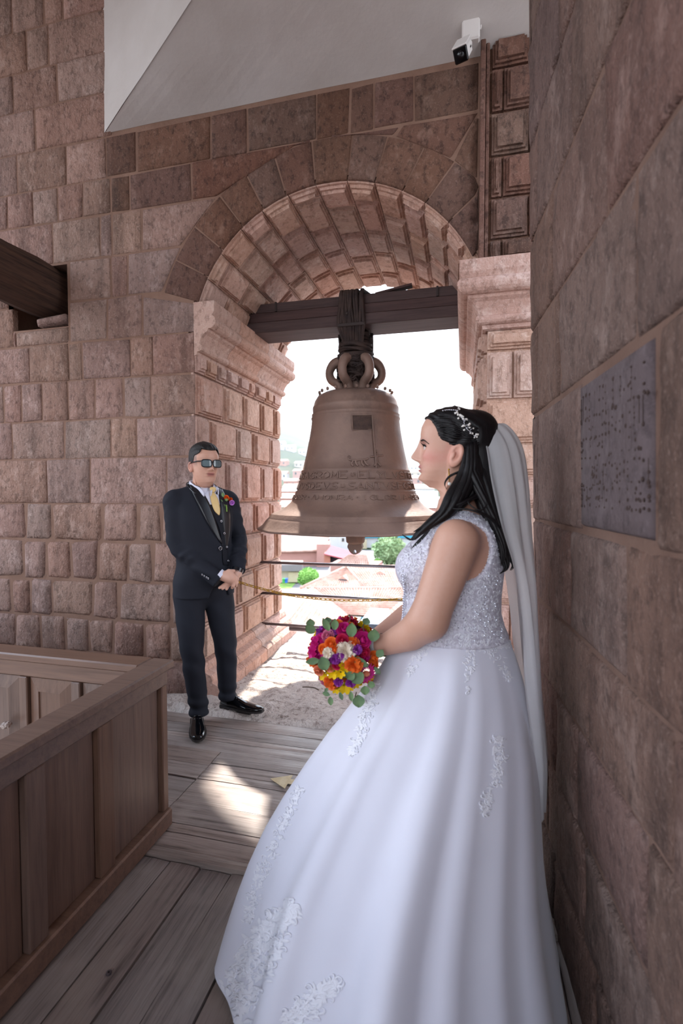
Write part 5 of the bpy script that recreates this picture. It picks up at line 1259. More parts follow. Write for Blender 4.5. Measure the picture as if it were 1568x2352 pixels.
rose_mesh(bpos(514, 1147), -cF, .019, 'petal_orange', 'rose', bt, 1); rose_mesh(bpos(523, 1150), -cF, .014, 'petal_orange', 'rose', bt, 2); rose_mesh(bpos(526, 1158), -cF, .018, 'petal_mauve', 'blossom', bt, 3)
def leaf_mesh(P, T, N_, L, W, m, parent, name='leaf', cup=.15):
    P, T, N_ = Vector(P), Vector(T).normalized(), Vector(N_); Bv = T.cross(N_).normalized(); N_ = Bv.cross(T); v = []
    for i in range(7):
        t_ = i/6; w_ = W*math.sin(math.pi*min(1, t_*.93+.05))**.8
        for s in (-1, -.5, 0, .5, 1): v.append(P+T*L*t_+Bv*w_*s*.5+N_*(cup*W*abs(s)-.25*L*t_*t_*cup))
    return mesh(name, v, gridf(5, 7), m, parent, True)
for x, y, tx, ty in ((509, 1153, -1, 0), (511, 1144, -.3, 1), (515, 1162, -.4, -.2)): leaf_mesh(bpos(x, y, .012), cR*tx+cU*ty, -cF, .03, .02, 'leaf', bt)
mesh('stem', *tube([bpos(517, 1162, .012), bpos(517.5, 1176, .012)], .005, 6), 'stem_green', bt, True)
# shoes
def shoe(px_heel, ang, z0):
    """ang: toe direction in groom space"""
    T = np.array([math.sin(ang), -math.cos(ang), 0]); S = np.array([math.cos(ang), math.sin(ang), 0]); O = np.array([px_heel[0], px_heel[1], z0])
    sec = [(-.015, .030, .060, .0), (.0, .036, .085, .0), (.05, .038, .095, .0), (.09, .038, .088, .002), (.13, .043, .066, .004), (.18, .047, .052, .004), (.23, .044, .044, .006), (.265, .033, .034, .010), (.29, .016, .024, .014)]
    v = []
    for t_, w_, h_, lo in sec:
        for k in range(14):
            a = 2*math.pi*k/14; cx_, sz_ = math.cos(a), math.sin(a); zz_ = .022+lo+(h_-.022)*max(0, sz_)**.9 if sz_ > 0 else .022+lo+.008*sz_
            ww = w_*(math.copysign(abs(cx_)**.75, cx_))*(1-.25*max(0, sz_)); v.append(O+T*t_+S*ww+np.array([0, 0, zz_]))
    f = gridf(14, len(sec), cu=True)+[tuple(range(13, -1, -1)), tuple(range((len(sec)-1)*14, len(sec)*14))]
    sh = mesh('shoe', GF.w(v), f, 'shoe', gm, True)
    out = [(t_, w_+.003) for t_, w_, _, _ in sec]; poly = [O+T*t_+S*w_ for t_, w_ in out]+[O+T*t_-S*w_ for t_, w_ in reversed(out)]
    hz_ = lambda t_: 0
    n_ = len(poly); top = [GF.w(p+np.array([0, 0, .022])) for p in poly]; bot = [GF.w(p+np.array([0, 0, .012])) for p in poly]
    mesh('sole', top+bot, [tuple(range(n_)), tuple(range(2*n_-1, n_-1, -1))]+[(i, i+n_, (i+1) % n_+n_, (i+1) % n_) for i in range(n_)], 'sole', sh)
    hp = [O+T*t_+S*w_ for t_, w_ in ((-.016, .028), (.055, .033), (.055, -.033), (-.016, -.028))]
    mesh('heel', [GF.w(p+np.array([0, 0, .014])) for p in hp]+[GF.w(p) for p in hp], [(0, 1, 2, 3), (7, 6, 5, 4), (0, 4, 5, 1), (1, 5, 6, 2), (2, 6, 7, 3), (3, 7, 4, 0)], 'sole', sh)
    fr = [O+T*t_+S*w_ for t_, w_ in ((.12, .04), (.22, .042), (.22, -.042), (.12, -.04))]
    mesh('forefoot_sole', [GF.w(p+np.array([0, 0, .014])) for p in fr]+[GF.w(p) for p in fr], [(0, 1, 2, 3), (7, 6, 5, 4), (0, 4, 5, 1), (1, 5, 6, 2), (2, 6, 7, 3), (3, 7, 4, 0)], 'sole', sh)
    for k in range(3): c_ = O+T*(.085+.018*k)+np.array([0, 0, .088-.010*k]); mesh('lace', *tube([GF.w(c_-S*.02), GF.w(c_+np.array([0, 0, .004])), GF.w(c_+S*.02)], .003, 5), 'shoe', sh, True)
shoe((-.045, .025), math.radians(-16), .0); shoe((.155, .085), math.radians(35), .018)
# ================================================================== BRIDE
BF = Frame((-.025, 1.50, 0), -90)     # local x = towards the camera (her left), local y = backwards (+X)
br = empty('person', (-.025, 1.50, 0), 'person in white lace ball gown and veil, in profile, holding the bouquet', 'person')
BT = [(.80, -.20, .22, .21), (.90, -.185, .195, .19), (.98, -.165, .165, .170), (1.03, -.150, .142, .156), (1.07, -.143, .132, .148), (1.12, -.142, .132, .148), (1.16, -.148, .136, .152), (1.20, -.156, .140, .160), (1.235, -.148, .139, .165), (1.275, -.118, .134, .168), (1.31, -.085, .125, .165), (1.34, -.068, .105, .135), (1.365, -.058, .085, .095), (1.40, -.045, .065, .062)]
SHL = (.158, .005, 1.296)
def torso_b(p):
    d = loft(p, BT, 2.2)
    bust = np.minimum(ell(p, (.072, -.098, 1.205), (.070, .060, .062)), ell(p, (-.072, -.098, 1.205), (.070, .060, .062)))
    return smin(d, bust, .03)
def arms_b(p):
    d = chain(p, [((.165, .010, 1.292), .060), ((.185, -.012, 1.225), .058), ((.200, -.060, 1.085), .050)])
    d = smin(d, chain(p, [((.200, -.060, 1.085), .050), ((.170, -.110, 1.035), .044), ((.115, -.185, .985), .031), ((.090, -.225, .972), .028)]), .02)
    e = chain(p, [((-.165, .010, 1.292), .060), ((-.19, -.02, 1.20), .056), ((-.20, -.075, 1.075), .048), ((-.14, -.135, 1.02), .042), ((.0, -.232, .965), .030), ((.03, -.25, .955), .027)])
    return np.minimum(d, e)
BHS = .985; BHO = np.array([0, -.015, 1.4445]); TIL = math.radians(4.5)
WZ0 = [-.03, 0, .042, .0625, .078, .106, .132, .24]; WZ1 = [-.03, 0, .0555, .072, .090, .1145, .134, .24]
def hb(p):
    q = (p-BHO)/BHS; c, s = math.cos(TIL), math.sin(TIL); pv = np.array([0, .0, .09]); q = q-pv
    q = np.stack([q[:, 0], q[:, 1]*c-q[:, 2]*s, q[:, 1]*s+q[:, 2]*c], 1)+pv; w_ = sstep(.03, -.05, q[:, 1])   # shorter lower face in front only
    q[:, 2] = q[:, 2]*(1-w_)+np.interp(q[:, 2], WZ0, WZ1)*w_; return q
def hbw(x, y, z):
    c, s = math.cos(-TIL), math.sin(-TIL); pv = np.array([0, .0, .09]); w_ = float(sstep(.03, -.05, y)); z = z*(1-w_)+float(np.interp(z, WZ1, WZ0))*w_; q = np.array([x, y, z])-pv; q = np.array([q[0], q[1]*c-q[2]*s, q[1]*s+q[2]*c])+pv
    return BF.w(q*BHS+BHO)
def neck_b(p): return rc(p, (0, .030, 1.33), (0, .000, 1.50), .060, .052)
def bskin(p):
    q = hb(p); d = head(q, True, 1.18); d = smin(d, ears(q, .0715, .022, .086, 1.12), .006)*BHS
    d = smin(d, neck_b(p), .022); return smin(d, smin(torso_b(p)+.004, arms_b(p), .025), .02)
v1, f1 = snet(lambda p: bskin(p), (-.30, -.30, .90), (.30, .20, 1.42), .0065)
v2, f2 = snet(bskin, (-.11, -.16, 1.355), (.11, .14, 1.70), .0026)
keep = (v1[:, 2] < 1.385); 
ok1 = keep[f1].all(1); k2 = v2[:, 2] > 1.368; ok2 = k2[f2].all(1)
# hands closed round the handle
HC = BF.l(np.array([-.275, 1.425, .955]))
def bhand(p):
    d = rc(p, (.090, -.225, .972), (.062, -.262, .968), .028, .033)
    for i in range(4):
        k = np.array([.070-.006*i, -.285+.004*i, .985-.017*i]); m_ = k+np.array([-.030, -.018, -.004]); tp = m_+np.array([-.014, .026, -.004])
        d = smin(d, rc(p, (.066, -.262, .968), k, .018, .0115), .010); d = smin(d, np.minimum(rc(p, k, m_, .0105, .0095), rc(p, m_, tp, .0095, .008)), .004)
    d = smin(d, np.minimum(rc(p, (.075, -.245, .985), (.055, -.275, 1.005), .014, .012), rc(p, (.055, -.275, 1.005), (.034, -.29, 1.0), .012, .009)), .008)
    e = rc(p, (.03, -.25, .955), (.012, -.275, .945), .026, .030)
    for i in range(4):
        k = np.array([.030+.004*i, -.295+.005*i, .965-.015*i]); m_ = k+np.array([.028, -.006, -.002]); e = smin(e, np.minimum(rc(p, (.012, -.272, .945), k, .017, .0105), rc(p, k, m_, .0105, .008)), .008)
    return np.minimum(d, e)
v3, f3 = snet(bhand, (-.03, -.34, .88), (.13, -.19, 1.04), .0032)
V = np.vstack([v1, v2, v3]); F_ = np.vstack([f1[ok1], f2[ok2]+len(v1), f3+len(v1)+len(v2)])
used = np.zeros(len(V), bool); used[F_.ravel()] = True; re = np.cumsum(used)-1
bs = mesh('body', BF.w(V[used]), re[F_], 'skin', br, True)
SKB = srgb('c69680')
def bcol(co):
    q = hb(BF.l(co)); n = len(co); c = np.tile(SKB, (n, 1)); x, y, z = np.abs(q[:, 0]), q[:, 1], q[:, 2]; G = lambda u, s: np.exp(-(u/s)**2); hd_ = (BF.l(co)[:, 2] > 1.40)
    def mixc(c, m, col): return c*(1-m[:, None])+srgb(col)*m[:, None]
    c = mixc(c, np.clip(G(x-.05, .022)*G(z-.088, .022), 0, 1)*.55*hd_, 'c9736a')
    c = mixc(c, np.clip(G(x-.034, .020)*G(z-.127, .009), 0, 1)*.6*hd_*(y < -.03), '9a5f58')
    c = mixc(c, np.clip(G(x, .021)*(G(z-.0620, .0050)+G(z-.0490, .0055))*1.5, 0, 1)*hd_*(y < -.062)*.9, 'a04a55')
    c = mixc(c, ((x > .068) & (z < .14) & (z > .05) & (y > -.01))*.2*hd_, 'cf7d70')
    return c
paint(bs, bcol)
hbv, hbf = snet(bskin, (-.11, -.16, 1.355), (.11, .14, 1.70), .004); hbb = bvh_of(BF.w(hbv), hbf)
# eye, lashes, brow
plain('eye_white', 'c4b6b0', .25); plain('iris', '2c1a12', .15); plain('lash', '0c090a', .6); plain('brow', '2a1b17', .8)
for s in (1, -1):
    e = mesh('eye', *ico(hbw(s*.031, -.0655, .1145), .0108, 3), 'eye_white', br, True)
    mesh('iris', *ico(hbw(s*.031, -.0715, .1145), .0056, 2), 'iris', e, True)
    L_ = [hbw(s*(.031+.0150*math.cos(a)), -.0715-.0055*math.sin(a)+.004*math.cos(a), .1155+.0052*math.sin(a)) for a in np.linspace(.1, math.pi-.1, 9)]
    mesh('upper_lid', *tube(L_, .0021, 6), 'lash', br, True)
    mb = MB()
    for k in range(9):
        a = .25+k*.28; b0 = hbw(s*(.031+.0150*math.cos(a)), -.0715-.0055*math.sin(a), .1155+.0052*math.sin(a)); tp = hbw(s*(.031+.020*math.cos(a)), -.079-.0085*math.sin(a), .119+.008*math.sin(a)); mb.add(*tube([b0, (b0+tp)/2+np.array([0, 0, -.001]), tp], [.0009, .0007, .0003], 4))
    mb.build('eyelashes', 'lash', br, True, 'stuff')
mesh('eyebrow', *patch_px(hbb, [(966, 1011), (973, 1009), (985, 1019)], [(967.5, 1014), (974, 1012.5), (985, 1020.5)], 9, 2, .0012, .002, 1.5), 'brow', br, True)
mesh('teeth', *tube([hbw(-.012, -.076, .0562), hbw(0, -.0795, .0562), hbw(.012, -.076, .0562)], .0018, 6), 'eye_white', br, True)
# ---- hair
def hscale(q, s, c=(0, -.045, .10)): c = np.array(c); return (q-c)/np.array(s)+c
def bhair(p):
    q = hb(p); x, y, z = np.abs(q[:, 0]), q[:, 1], q[:, 2]
    d = head(hscale(q, (1.075, 1.085, 1.06)), True)*BHS
    d = d+.0016*np.sin(q[:, 1]*160+q[:, 2]*70+8*np.sin(q[:, 2]*30))
    # hairline: forehead, temple, in front of and over the ear, nape
    yl = np.interp(z, [.03, .06, .085, .10, .115, .13, .145, .165, .185, .20, .21], [.050, .046, .044, .040, .018, -.024, -.034, -.044, -.058, -.078, -.10])
    yl = yl-.012*np.clip(1-x/.05, 0, 1)*sstep(.16, .19, z)
    front = (yl-y)
    d = smax(d, front*.8, .006)
    back = rc(p, (0, .062, 1.60), (0, .070, 1.46), .064, .070); back = smax(back, -(p[:, 1]-.02), .02)
    return smin(d, back, .02)
v, f = snet(bhair, (-.12, -.16, 1.39), (.12, .19, 1.72), .0034)
hair = mesh('hair', BF.w(v), f, 'hair', br, True); hcb = bvh_of(BF.w(v), f)
def lock(pts, r0, r1, n=26, flat=(1, .55), name='hair_lock', sub=5, seed=0, tw=.5):
    """a tress: several tapering strands twisting round one path. pts: (px, py, Y, half width m)"""
    P = np.array([list(onY(a, b, c))+[w_] for a, b, c, w_ in pts]); S_ = spl(P, n); q = random.Random(seed); mb = MB()
    for k in range(sub):
        ph = 2*math.pi*k/sub+q.random(); off = q.uniform(.3, .75); path = []
        for i in range(n):
            t_ = i/(n-1); w_ = S_[i, 3]; an = ph+t_*tw*5
            path.append(S_[i, :3]+np.array([math.cos(an)*w_*off, math.sin(an)*w_*off*.6, 0]))
        rad = [S_[i, 3]*q.uniform(.46, .5)*(.25+.75*min(1, (1-i/(n-1))*3.0)) for i in range(n)]
        mb.add(*tube(path, rad, 8))
    return mb.build(name, 'hair', hair, True)
lock([(1082, 1015, 1.44, .018), (1080, 1060, 1.415, .020), (1070, 1100, 1.405, .026), (1048, 1140, 1.385, .030), (1022, 1178, 1.37, .024), (990, 1202, 1.36, .018), (962, 1225, 1.355, .013), (945, 1240, 1.35, .008), (924, 1228, 1.35, .003)], 0, 0, seed=1, sub=8)
lock([(1075, 1020, 1.45, .022), (1085, 1080, 1.42, .028), (1075, 1125, 1.42, .030), (1050, 1160, 1.41, .024), (1018, 1195, 1.40, .016), (985, 1225, 1.39, .011), (958, 1250, 1.385, .008), (935, 1275, 1.38, .003)], 0, 0, seed=2, sub=7)
lock([(1090, 1040, 1.47, .024), (1105, 1100, 1.44, .030), (1118, 1150, 1.43, .028), (1132, 1195, 1.42, .022), (1147, 1240, 1.41, .018), (1160, 1280, 1.405, .014), (1163, 1305, 1.40, .010), (1148, 1318, 1.40, .003)], 0, 0, seed=3, sub=8)
lock([(1100, 1050, 1.50, .028), (1118, 1110, 1.49, .034), (1130, 1165, 1.48, .030), (1145, 1215, 1.46, .024), (1160, 1262, 1.45, .016), (1178, 1295, 1.44, .008), (1172, 1310, 1.44, .003)], 0, 0, seed=4, sub=7)
lock([(1100, 1060, 1.55, .030), (1115, 1130, 1.56, .034), (1130, 1200, 1.55, .028), (1145, 1260, 1.54, .018), (1150, 1300, 1.53, .005)], 0, 0, seed=5, sub=6)
lock([(1078, 1040, 1.44, .014), (1084, 1080, 1.41, .018), (1098, 1120, 1.40, .020), (1118, 1165, 1.395, .016), (1140, 1215, 1.39, .014), (1156, 1265, 1.385, .010), (1152, 1300, 1.385, .004)], 0, 0, seed=6, sub=6)
lock([(1058, 1082, 1.410, .006), (1036, 1092, 1.405, .005), (1024, 1104, 1.40, .003), (1021, 1114, 1.398, .002), (1025, 1124, 1.395, .001)], 0, 0, seed=7, sub=3)
lock([(1100, 1135, 1.40, .008), (1060, 1155, 1.37, .009), (1010, 1175, 1.36, .007), (975, 1205, 1.35, .006), (950, 1222, 1.35, .003)], 0, 0, seed=8, sub=4)
lock([(1110, 1140, 1.41, .006), (1075, 1152, 1.36, .004), (1100, 1172, 1.35, .004), (1118, 1160, 1.36, .003), (1112, 1150, 1.37, .0015)], 0, 0, seed=9, sub=2)
lock([(1040, 1168, 1.36, .004), (1085, 1172, 1.35, .005), (1125, 1190, 1.37, .007), (1150, 1215, 1.38, .006)], 0, 0, seed=10, sub=3)
# swept strands on the cap
mb = MB(); q = random.Random(4)
for k in range(46):
    y0 = 958+q.uniform(-8, 62); x0 = np.interp(y0, [950, 972, 1000, 1030, 1045], [1005, 992, 1000, 1012, 1022])+q.uniform(0, 10)
    x1, y1 = 1088+q.uniform(-8, 12), 990+ (y0-960)*.55+q.uniform(-8, 14); P = []
    for t_ in np.linspace(0, 1, 12):
        x_, y_ = x0+(x1-x0)*t_, y0+(y1-y0)*t_+(10*math.sin(t_*math.pi)*(-1 if y0 < 985 else .4)); r = cast(hcb, x_, y_, .0012)
        if r is not None: P.append(r[0])
    if len(P) > 6: mb.add(*tube(spl(P, 16), [.0016+.0016*math.sin(i/15*math.pi) for i in range(16)], 5))
mb.build('hair_strands', 'hair', hair, True, 'stuff')
# hair vine of pearls
vine = MB(); pe = []
path = [(1043, 948), (1052, 954), (1060, 964), (1066, 975), (1072, 986), (1082, 995), (1094, 1008)]
pts = spl(path, 30); PP = [cast(hcb, x_, y_, .004, 1.5)[0] for x_, y_ in pts]
vine.add(*tube(PP, .0012, 5))
for k in range(34):
    i = q.randrange(2, 29); x_, y_ = pts[i][0]+q.uniform(-7, 10), pts[i][1]+q.uniform(-8, 6); r = cast(hcb, x_, y_, .007, 1.5)[0]; vine.add(*tube([PP[i], (PP[i]+r)/2+np.array([0, -.002, .002]), r], .0008, 4)); pe.append((r, q.uniform(.0022, .0040)))
tv_ = vine.build('hair_vine', 'silver', br, True, None); tv_['label'] = 'silver hair vine set with pearls'
for r, s_ in pe: mesh('pearl', *ico(r, s_, 1), 'pearl', tv_, True)
# crown rhinestones on the top of the head
for k in range(9): r = cast(hcb, 1018+k*4, 946-2*math.sin(k/8*3.1), .004, 1.5)[0]; mesh('pearl', *ico(r, .0028, 1), 'silver', tv_, True)
# earring
ea = onY(1030.5, 1080, 1.413); eb = onY(1032, 1108, 1.411)
er = mesh('earring', *tube([ea, ea*.5+eb*.5, eb], .0014, 6), 'gold', br, True); mesh('pearl', *ico(eb-np.array([0, 0, .004]), .0052, 2), 'pearl', er, True); mesh('stud', *ico(ea+np.array([.0, -.002, .002]), .003, 1), 'gold', er, True)
er['label'] = 'gold drop earring with a pearl'
# ---- gown
t = NT('tulle'); c = t.ramp(t.noise(2.5, 3), [(.3, 'd2d2df'), (.7, 'dadae6')]); t.bump(t.noise(900, 2), .06, .0006); t.b.inputs['Sheen Weight'].default_value = .3; t.b.inputs['Subsurface Weight'].default_value = 0.0; t.out(c, .62, 0, .3)
t = NT('lace'); t.out('e6e6ee', .5, 0, .5)
t = NT('bodice_cloth'); t.bump(t.noise(260, 4), .5, .002); c = t.ramp(t.noise(130, 4), [(.40, 'bab6c3'), (.6, 'd6d4e0')]); t.out(c, .55, 0, .4)
t = NT('illusion'); t.bump(t.noise(300, 3), .3, .001); t.out('c9a698', .6, 0, .3)
plain('crystal', 'd8dcea', .08, .6, .8)
def bod(p):
    d = torso_b(p)-.006
    arm = rc(p, (.170, .024, 1.268), (.30, .022, 1.268), .088, .10); arm = np.minimum(arm, rc(p, (-.170, .024, 1.268), (-.30, .022, 1.268), .088, .10))
    d = smax(d, -arm, .006)
    neck = np.sqrt((p[:, 0]/.092)**2+((p[:, 2]-1.385)/np.where(p[:, 1] < .03, .095, .050))**2)-1
    d = smax(d, -neck*.07, .006); return np.maximum(d, 1.0-p[:, 2])
v, f = snet(bod, (-.22, -.22, .985), (.22, .19, 1.40), .006)
gown = mesh('gown_bodice', BF.w(v), f, 'bodice_cloth', br, True); bob = bvh_of(BF.w(v), f)
# shoulder strap of lace joining front and back over the near and far shoulder
# ---- skirt
zk = [1.03, .98, .93, .88, .80, .70, .60, .50, .40, .30, .20, .10, .0]
xl = [-.172, -.195, -.222, -.248, -.305, -.382, -.446, -.505, -.556, -.594, -.624, -.648, -.668]
xr = [.122, .142, .160, .176, .196, .214, .222, .228, .234, .246, .262, .280, .298]
ny_ = [.152, .178, .205, .230, .275, .335, .392, .443, .490, .530, .565, .600, .640]
fy_ = [.152, .178, .205, .235, .29, .36, .42, .48, .53, .57, .60, .63, .66]
q = random.Random(21); FO = [(k, q.uniform(.4, 1)/(1+.05*k), q.uniform(0, 6.28)) for k in (4, 6, 7, 9, 11, 14, 19)]
def skirt_pt(th, z):
    """th = 0 towards -X (front), pi/2 towards the camera"""
    L, R_, n_, fr = [float(np.interp(-z, [-a for a in zk], T_)) for T_ in (xl, xr, ny_, fy_)]
    cx_ = (L+R_)/2; rx = (R_-L)/2; ry = n_ if math.sin(th) > 0 else fr
    ce, se = math.cos(th), math.sin(th)
    g = (1.03-z)/1.03; fold = sum(a*math.cos(k*th+p_+.5*math.sin(2*g)) for k, a, p_ in FO)/2.4
    fold = (abs(fold)**.8)*math.copysign(1, fold)
    amp = .004+.062*g**.8; 
    side = max(0, -ce)**2; amp *= (1-.75*side)
    e_ = 1+0*amp; s_ = 1+amp*fold/.45
    return np.array([cx_-rx*ce*s_, 1.50-ry*se*s_, z])
NT_, NZ = 260, 70; v = []
for j in range(NZ+1):
    z = 1.035*(1-j/NZ)**1.0+.004
    for i in range(NT_): v.append(skirt_pt(2*math.pi*i/NT_, z))
f = gridf(NT_, NZ+1, cu=True)
skirt = mesh('gown_skirt', v, f, 'tulle', br, True); skb2 = bvh_of(v, f)
# ---- lace: scrolls, leaves and blossoms laid on the cloth
def scroll(b, x, y, ang, s, mb, off=.0012, near=1.4, curl=1, th=.0028):
    P = []
    for t_ in np.linspace(0, 1, 12):
        a = ang+curl*t_*t_*4.4; 
        if t_ == 0: cx_, cy_ = x, y
        else: cx_ += math.cos(a)*s/11; cy_ += math.sin(a)*s/11
        r = cast(b, cx_, cy_, off)
        if r is None: return
        P.append(r[0])
    mb.add(*tube(P, [th*(.35+.9*math.sin(math.pi*min(1, i/11+.12))) for i in range(12)], 5, flat=(1, 1)))
def leaflet(b, x, y, ang, L, w_, mb, off=.0014, near=1.4):
    v = []
    for i in range(5):
        t_ = i/4; ww = w_*math.sin(math.pi*(.08+.9*t_))
        for s in (-1, 0, 1):
            r = cast(b, x+math.cos(ang)*L*t_-math.sin(ang)*ww*s, y+math.sin(ang)*L*t_+math.cos(ang)*ww*s, off+(.0012 if s == 0 else 0))
            if r is None: return
            v.append(r[0])
    mb.add(v, gridf(3, 5))
def spray(b, path, name, parent, n, width, sz, seed, dens=1.0, near=1.4):
    q = random.Random(seed); mb = MB(); S_ = spl(path, 60)
    for k in range(n):
        i = q.randrange(0, 59); d_ = S_[min(59, i+1)]-S_[max(0, i-1)]; an = math.atan2(d_[1], d_[0]); taper = .35+.65*math.sin(math.pi*min(1, i/59+.15))
        x, y = S_[i]+np.array([-math.sin(an), math.cos(an)])*q.uniform(-1, 1)*width*taper
        k_ = q.random()
        if k_ < .35: scroll(b, x, y, an+q.uniform(-1.2, 1.2), sz*q.uniform(1.2, 2.2), mb, near=near, curl=q.choice((-1, 1)), th=.00007*sz+.0008)
        elif k_ < .85: leaflet(b, x, y, an+q.uniform(-1.3, 1.3), sz*q.uniform(.7, 1.2), sz*.2, mb, near=near)
        else:
            for m_ in range(5): leaflet(b, x, y, m_*1.257+q.random(), sz*.55, sz*.17, mb, near=near)
    return mb.build(name, 'lace', parent, True, 'stuff')
spray(skb2, [(868, 1565), (850, 1610), (838, 1660), (822, 1700), (808, 1730)], 'lace_applique', skirt, 150, 15, 11, 1)
spray(skb2, [(1142, 1690), (1146, 1740), (1140, 1790), (1118, 1840), (1112, 1865)], 'lace_applique', skirt, 150, 12, 12, 2)
spray(skb2, [(530, 2352), (560, 2260), (600, 2180), (640, 2120), (672, 2085)], 'lace_applique', skirt, 420, 46, 20, 3)
spray(skb2, [(655, 2352), (700, 2320), (740, 2280), (772, 2255)], 'lace_applique', skirt, 200, 26, 17, 4)
spray(skb2, [(566, 2120), (590, 2040), (625, 1950), (660, 1880), (690, 1810)], 'lace_applique', skirt, 220, 14, 11, 5)
spray(skb2, [(990, 1478), (965, 1500), (945, 1530), (940, 1552)], 'lace_applique', skirt, 60, 11, 9, 6)
spray(skb2, [(1075, 1475), (1078, 1510), (1075, 1550), (1074, 1592)], 'lace_applique', skirt, 60, 12, 9, 7)
spray(skb2, [(1110, 1470), (1140, 1510), (1160, 1540), (1172, 1562)], 'lace_applique', skirt, 60, 12, 9, 8)
spray(skb2, [(1040, 1462), (1090, 1480), (1140, 1480), (1172, 1480)], 'lace_applique', skirt, 100, 16, 9, 9)
# bodice all over
mb = MB(); q = random.Random(77); cry = []
for k in range(2000):
    x, y = q.uniform(915, 1160), q.uniform(1170, 1485)
    r = cast(bob, x, y, .004)
    if r is None: continue
    k_ = q.random()
    if k_ < .4: scroll(bob, x, y, q.uniform(0, 6.28), q.uniform(10, 22), mb, curl=q.choice((-1, 1)), th=.0012)
    else: leaflet(bob, x, y, q.uniform(0, 6.28), q.uniform(5, 9), 1.4, mb)
    if k % 9 == 0: cry.append(r[0])
mb.build('bodice_lace', 'lace', gown, True, 'stuff')
mb = MB()
for p in cry: mb.add(*ico(p, .0020, 1))
mb.build('crystals', 'crystal', gown, False, 'stuff')
mb = MB()
for y in np.linspace(1322, 1428, 20):
    x = np.interp(y, [1322, 1358, 1394, 1428], [928, 931, 929, 928]); r = cast(bob, x+3, y, .004, 1.5)
    if r is not None: mb.add(*ico(r[0]+np.array([-.004, 0, 0]), .0038, 1))
mb.build('bead_row', 'crystal', gown, True, 'stuff')
# necklace edge
mb = MB()
for t_ in np.linspace(0, 1, 24):
    x, y = spl([(1058, 1142), (1075, 1132), (1092, 1126), (1106, 1124)], 24)[int(t_*23)]; p = onY(x, y, 1.42); mb.add(*ico(p, .0026, 1))
mb.build('collar_beads', 'crystal', gown, True, 'stuff')
# ---- veil
t = NT('veil_net'); t.t.nodes.remove(t.b); tr = t.n('ShaderNodeBsdfTransparent'); tl_ = t.n('ShaderNodeBsdfTranslucent'); df = t.n('ShaderNodeBsdfDiffuse'); mx1 = t.n('ShaderNodeMixShader'); mx2 = t.n('ShaderNodeMixShader')
df.inputs['Color'].default_value = (.98, .98, 1.0, 1); tl_.inputs['Color'].default_value = (.97, .97, .99, 1); tr.inputs['Color'].default_value = (1, 1, 1, 1)
mx1.inputs[0].default_value = .55; t.l(df.outputs[0], mx1.inputs[1]); t.l(tl_.outputs[0], mx1.inputs[2]); mx2.inputs[0].default_value = .90; t.l(tr.outputs[0], mx2.inputs[1]); t.l(mx1.outputs[0], mx2.inputs[2]); t.l(mx2.outputs[0], t.t.nodes['Material Output'].inputs['Surface'])
back = spl([(.060, 1.602), (.112, 1.624), (.160, 1.560), (.180, 1.45), (.192, 1.30), (.204, 1.15), (.208, 1.02), (.222, .84), (.236, .64), (.232, .52)], 60)
edge = spl([(.046, 1.602), (.050, 1.585), (.058, 1.545), (.070, 1.46), (.098, 1.34), (.135, 1.22), (.158, 1.08), (.172, .92), (.205, .70), (.215, .50)], 60)
wid = np.interp(np.linspace(0, 1, 60), [0, .1, .25, .5, .8, 1], [.03, .062, .085, .12, .15, .07])
v = []; NV = 45
for i in range(60):
    for j in range(NV):
        s = -1+2*j/(NV-1); m_ = abs(s)**1.6; g = i/59
        p = back[i]*(1-m_)+edge[i]*m_; w_ = wid[i]
        fo = (.010*g+.004)*math.cos(s*17+1.5*math.sin(g*4))+.004*math.cos(s*31+g*5)
        v.append((p[0]+fo*.8-.0, 1.515-math.sin(s*1.35)/math.sin(1.35)*w_, p[1]-.02*g*m_+(.012*math.cos(s*9) if i > 56 else 0)))
veil = mesh('veil', v, gridf(NV, 60), 'veil_net', br, True); veil['label'] = 'sheer white tulle veil falling from the back of the hair'
mesh('comb', *tube([onY(1092, 1000, 1.46), onY(1098, 992, 1.50), onY(1096, 996, 1.55)], .006, 8), 'lace', veil, True)
# bracelet band
plain('white_band', 'e8e8ec', .4)
a_ = np.array([.108, -.200, .980]); b_ = np.array([.100, -.212, .977]); mesh('bracelet', *tube([BF.w(a_), BF.w(b_)], .0335, 16, cap=False), 'white_band', br, True)
# ================================================================== BOUQUET
BC = np.array([-.330, 1.375, .952]); BR_ = .100
bq = empty('bouquet', tuple(BC), 'round bouquet of magenta, orange, yellow and white flowers held by the person in white', 'bouquet')
hax = np.array([-.272, 1.43, .94]); ax3 = (hax-BC)/np.linalg.norm(hax-BC)
for k in range(7):
    o_ = np.array([RND.uniform(-.012, .012) for _ in range(3)]); mesh('stem', *tube([BC+o_*.6+ax3*.03, hax+o_*.5, hax+ax3*.08+o_*1.3], .004, 6), 'stem_green', bq, True)
mesh('ribbon_wrap', *tube([hax-ax3*.03, hax, hax+ax3*.035], .017, 12), 'white_band', bq, True)
mesh('leaf_core', *ico(BC, BR_*.72, 2), 'leaf', bq, True)
for nm, c_ in (('fl_orange', 'fb7a2e'), ('fl_magenta', 'd62688'), ('fl_crimson', 'cb1f50'), ('fl_pink', 'd9799a'), ('fl_yellow', 'fdd40f'), ('fl_cream', 'fdeedb'), ('fl_purple', 'a03ea6'), ('fl_peach', 'ee8f6a'), ('fl_green', '7d8f6c')): 
    t = NT(nm); t.b.inputs['Subsurface Weight'].default_value = 0; cc = t.mix(c_, 0.0, t.mr(t.noise(70, 3), 0, .25)); t.out(cc, .55, 0, .3)
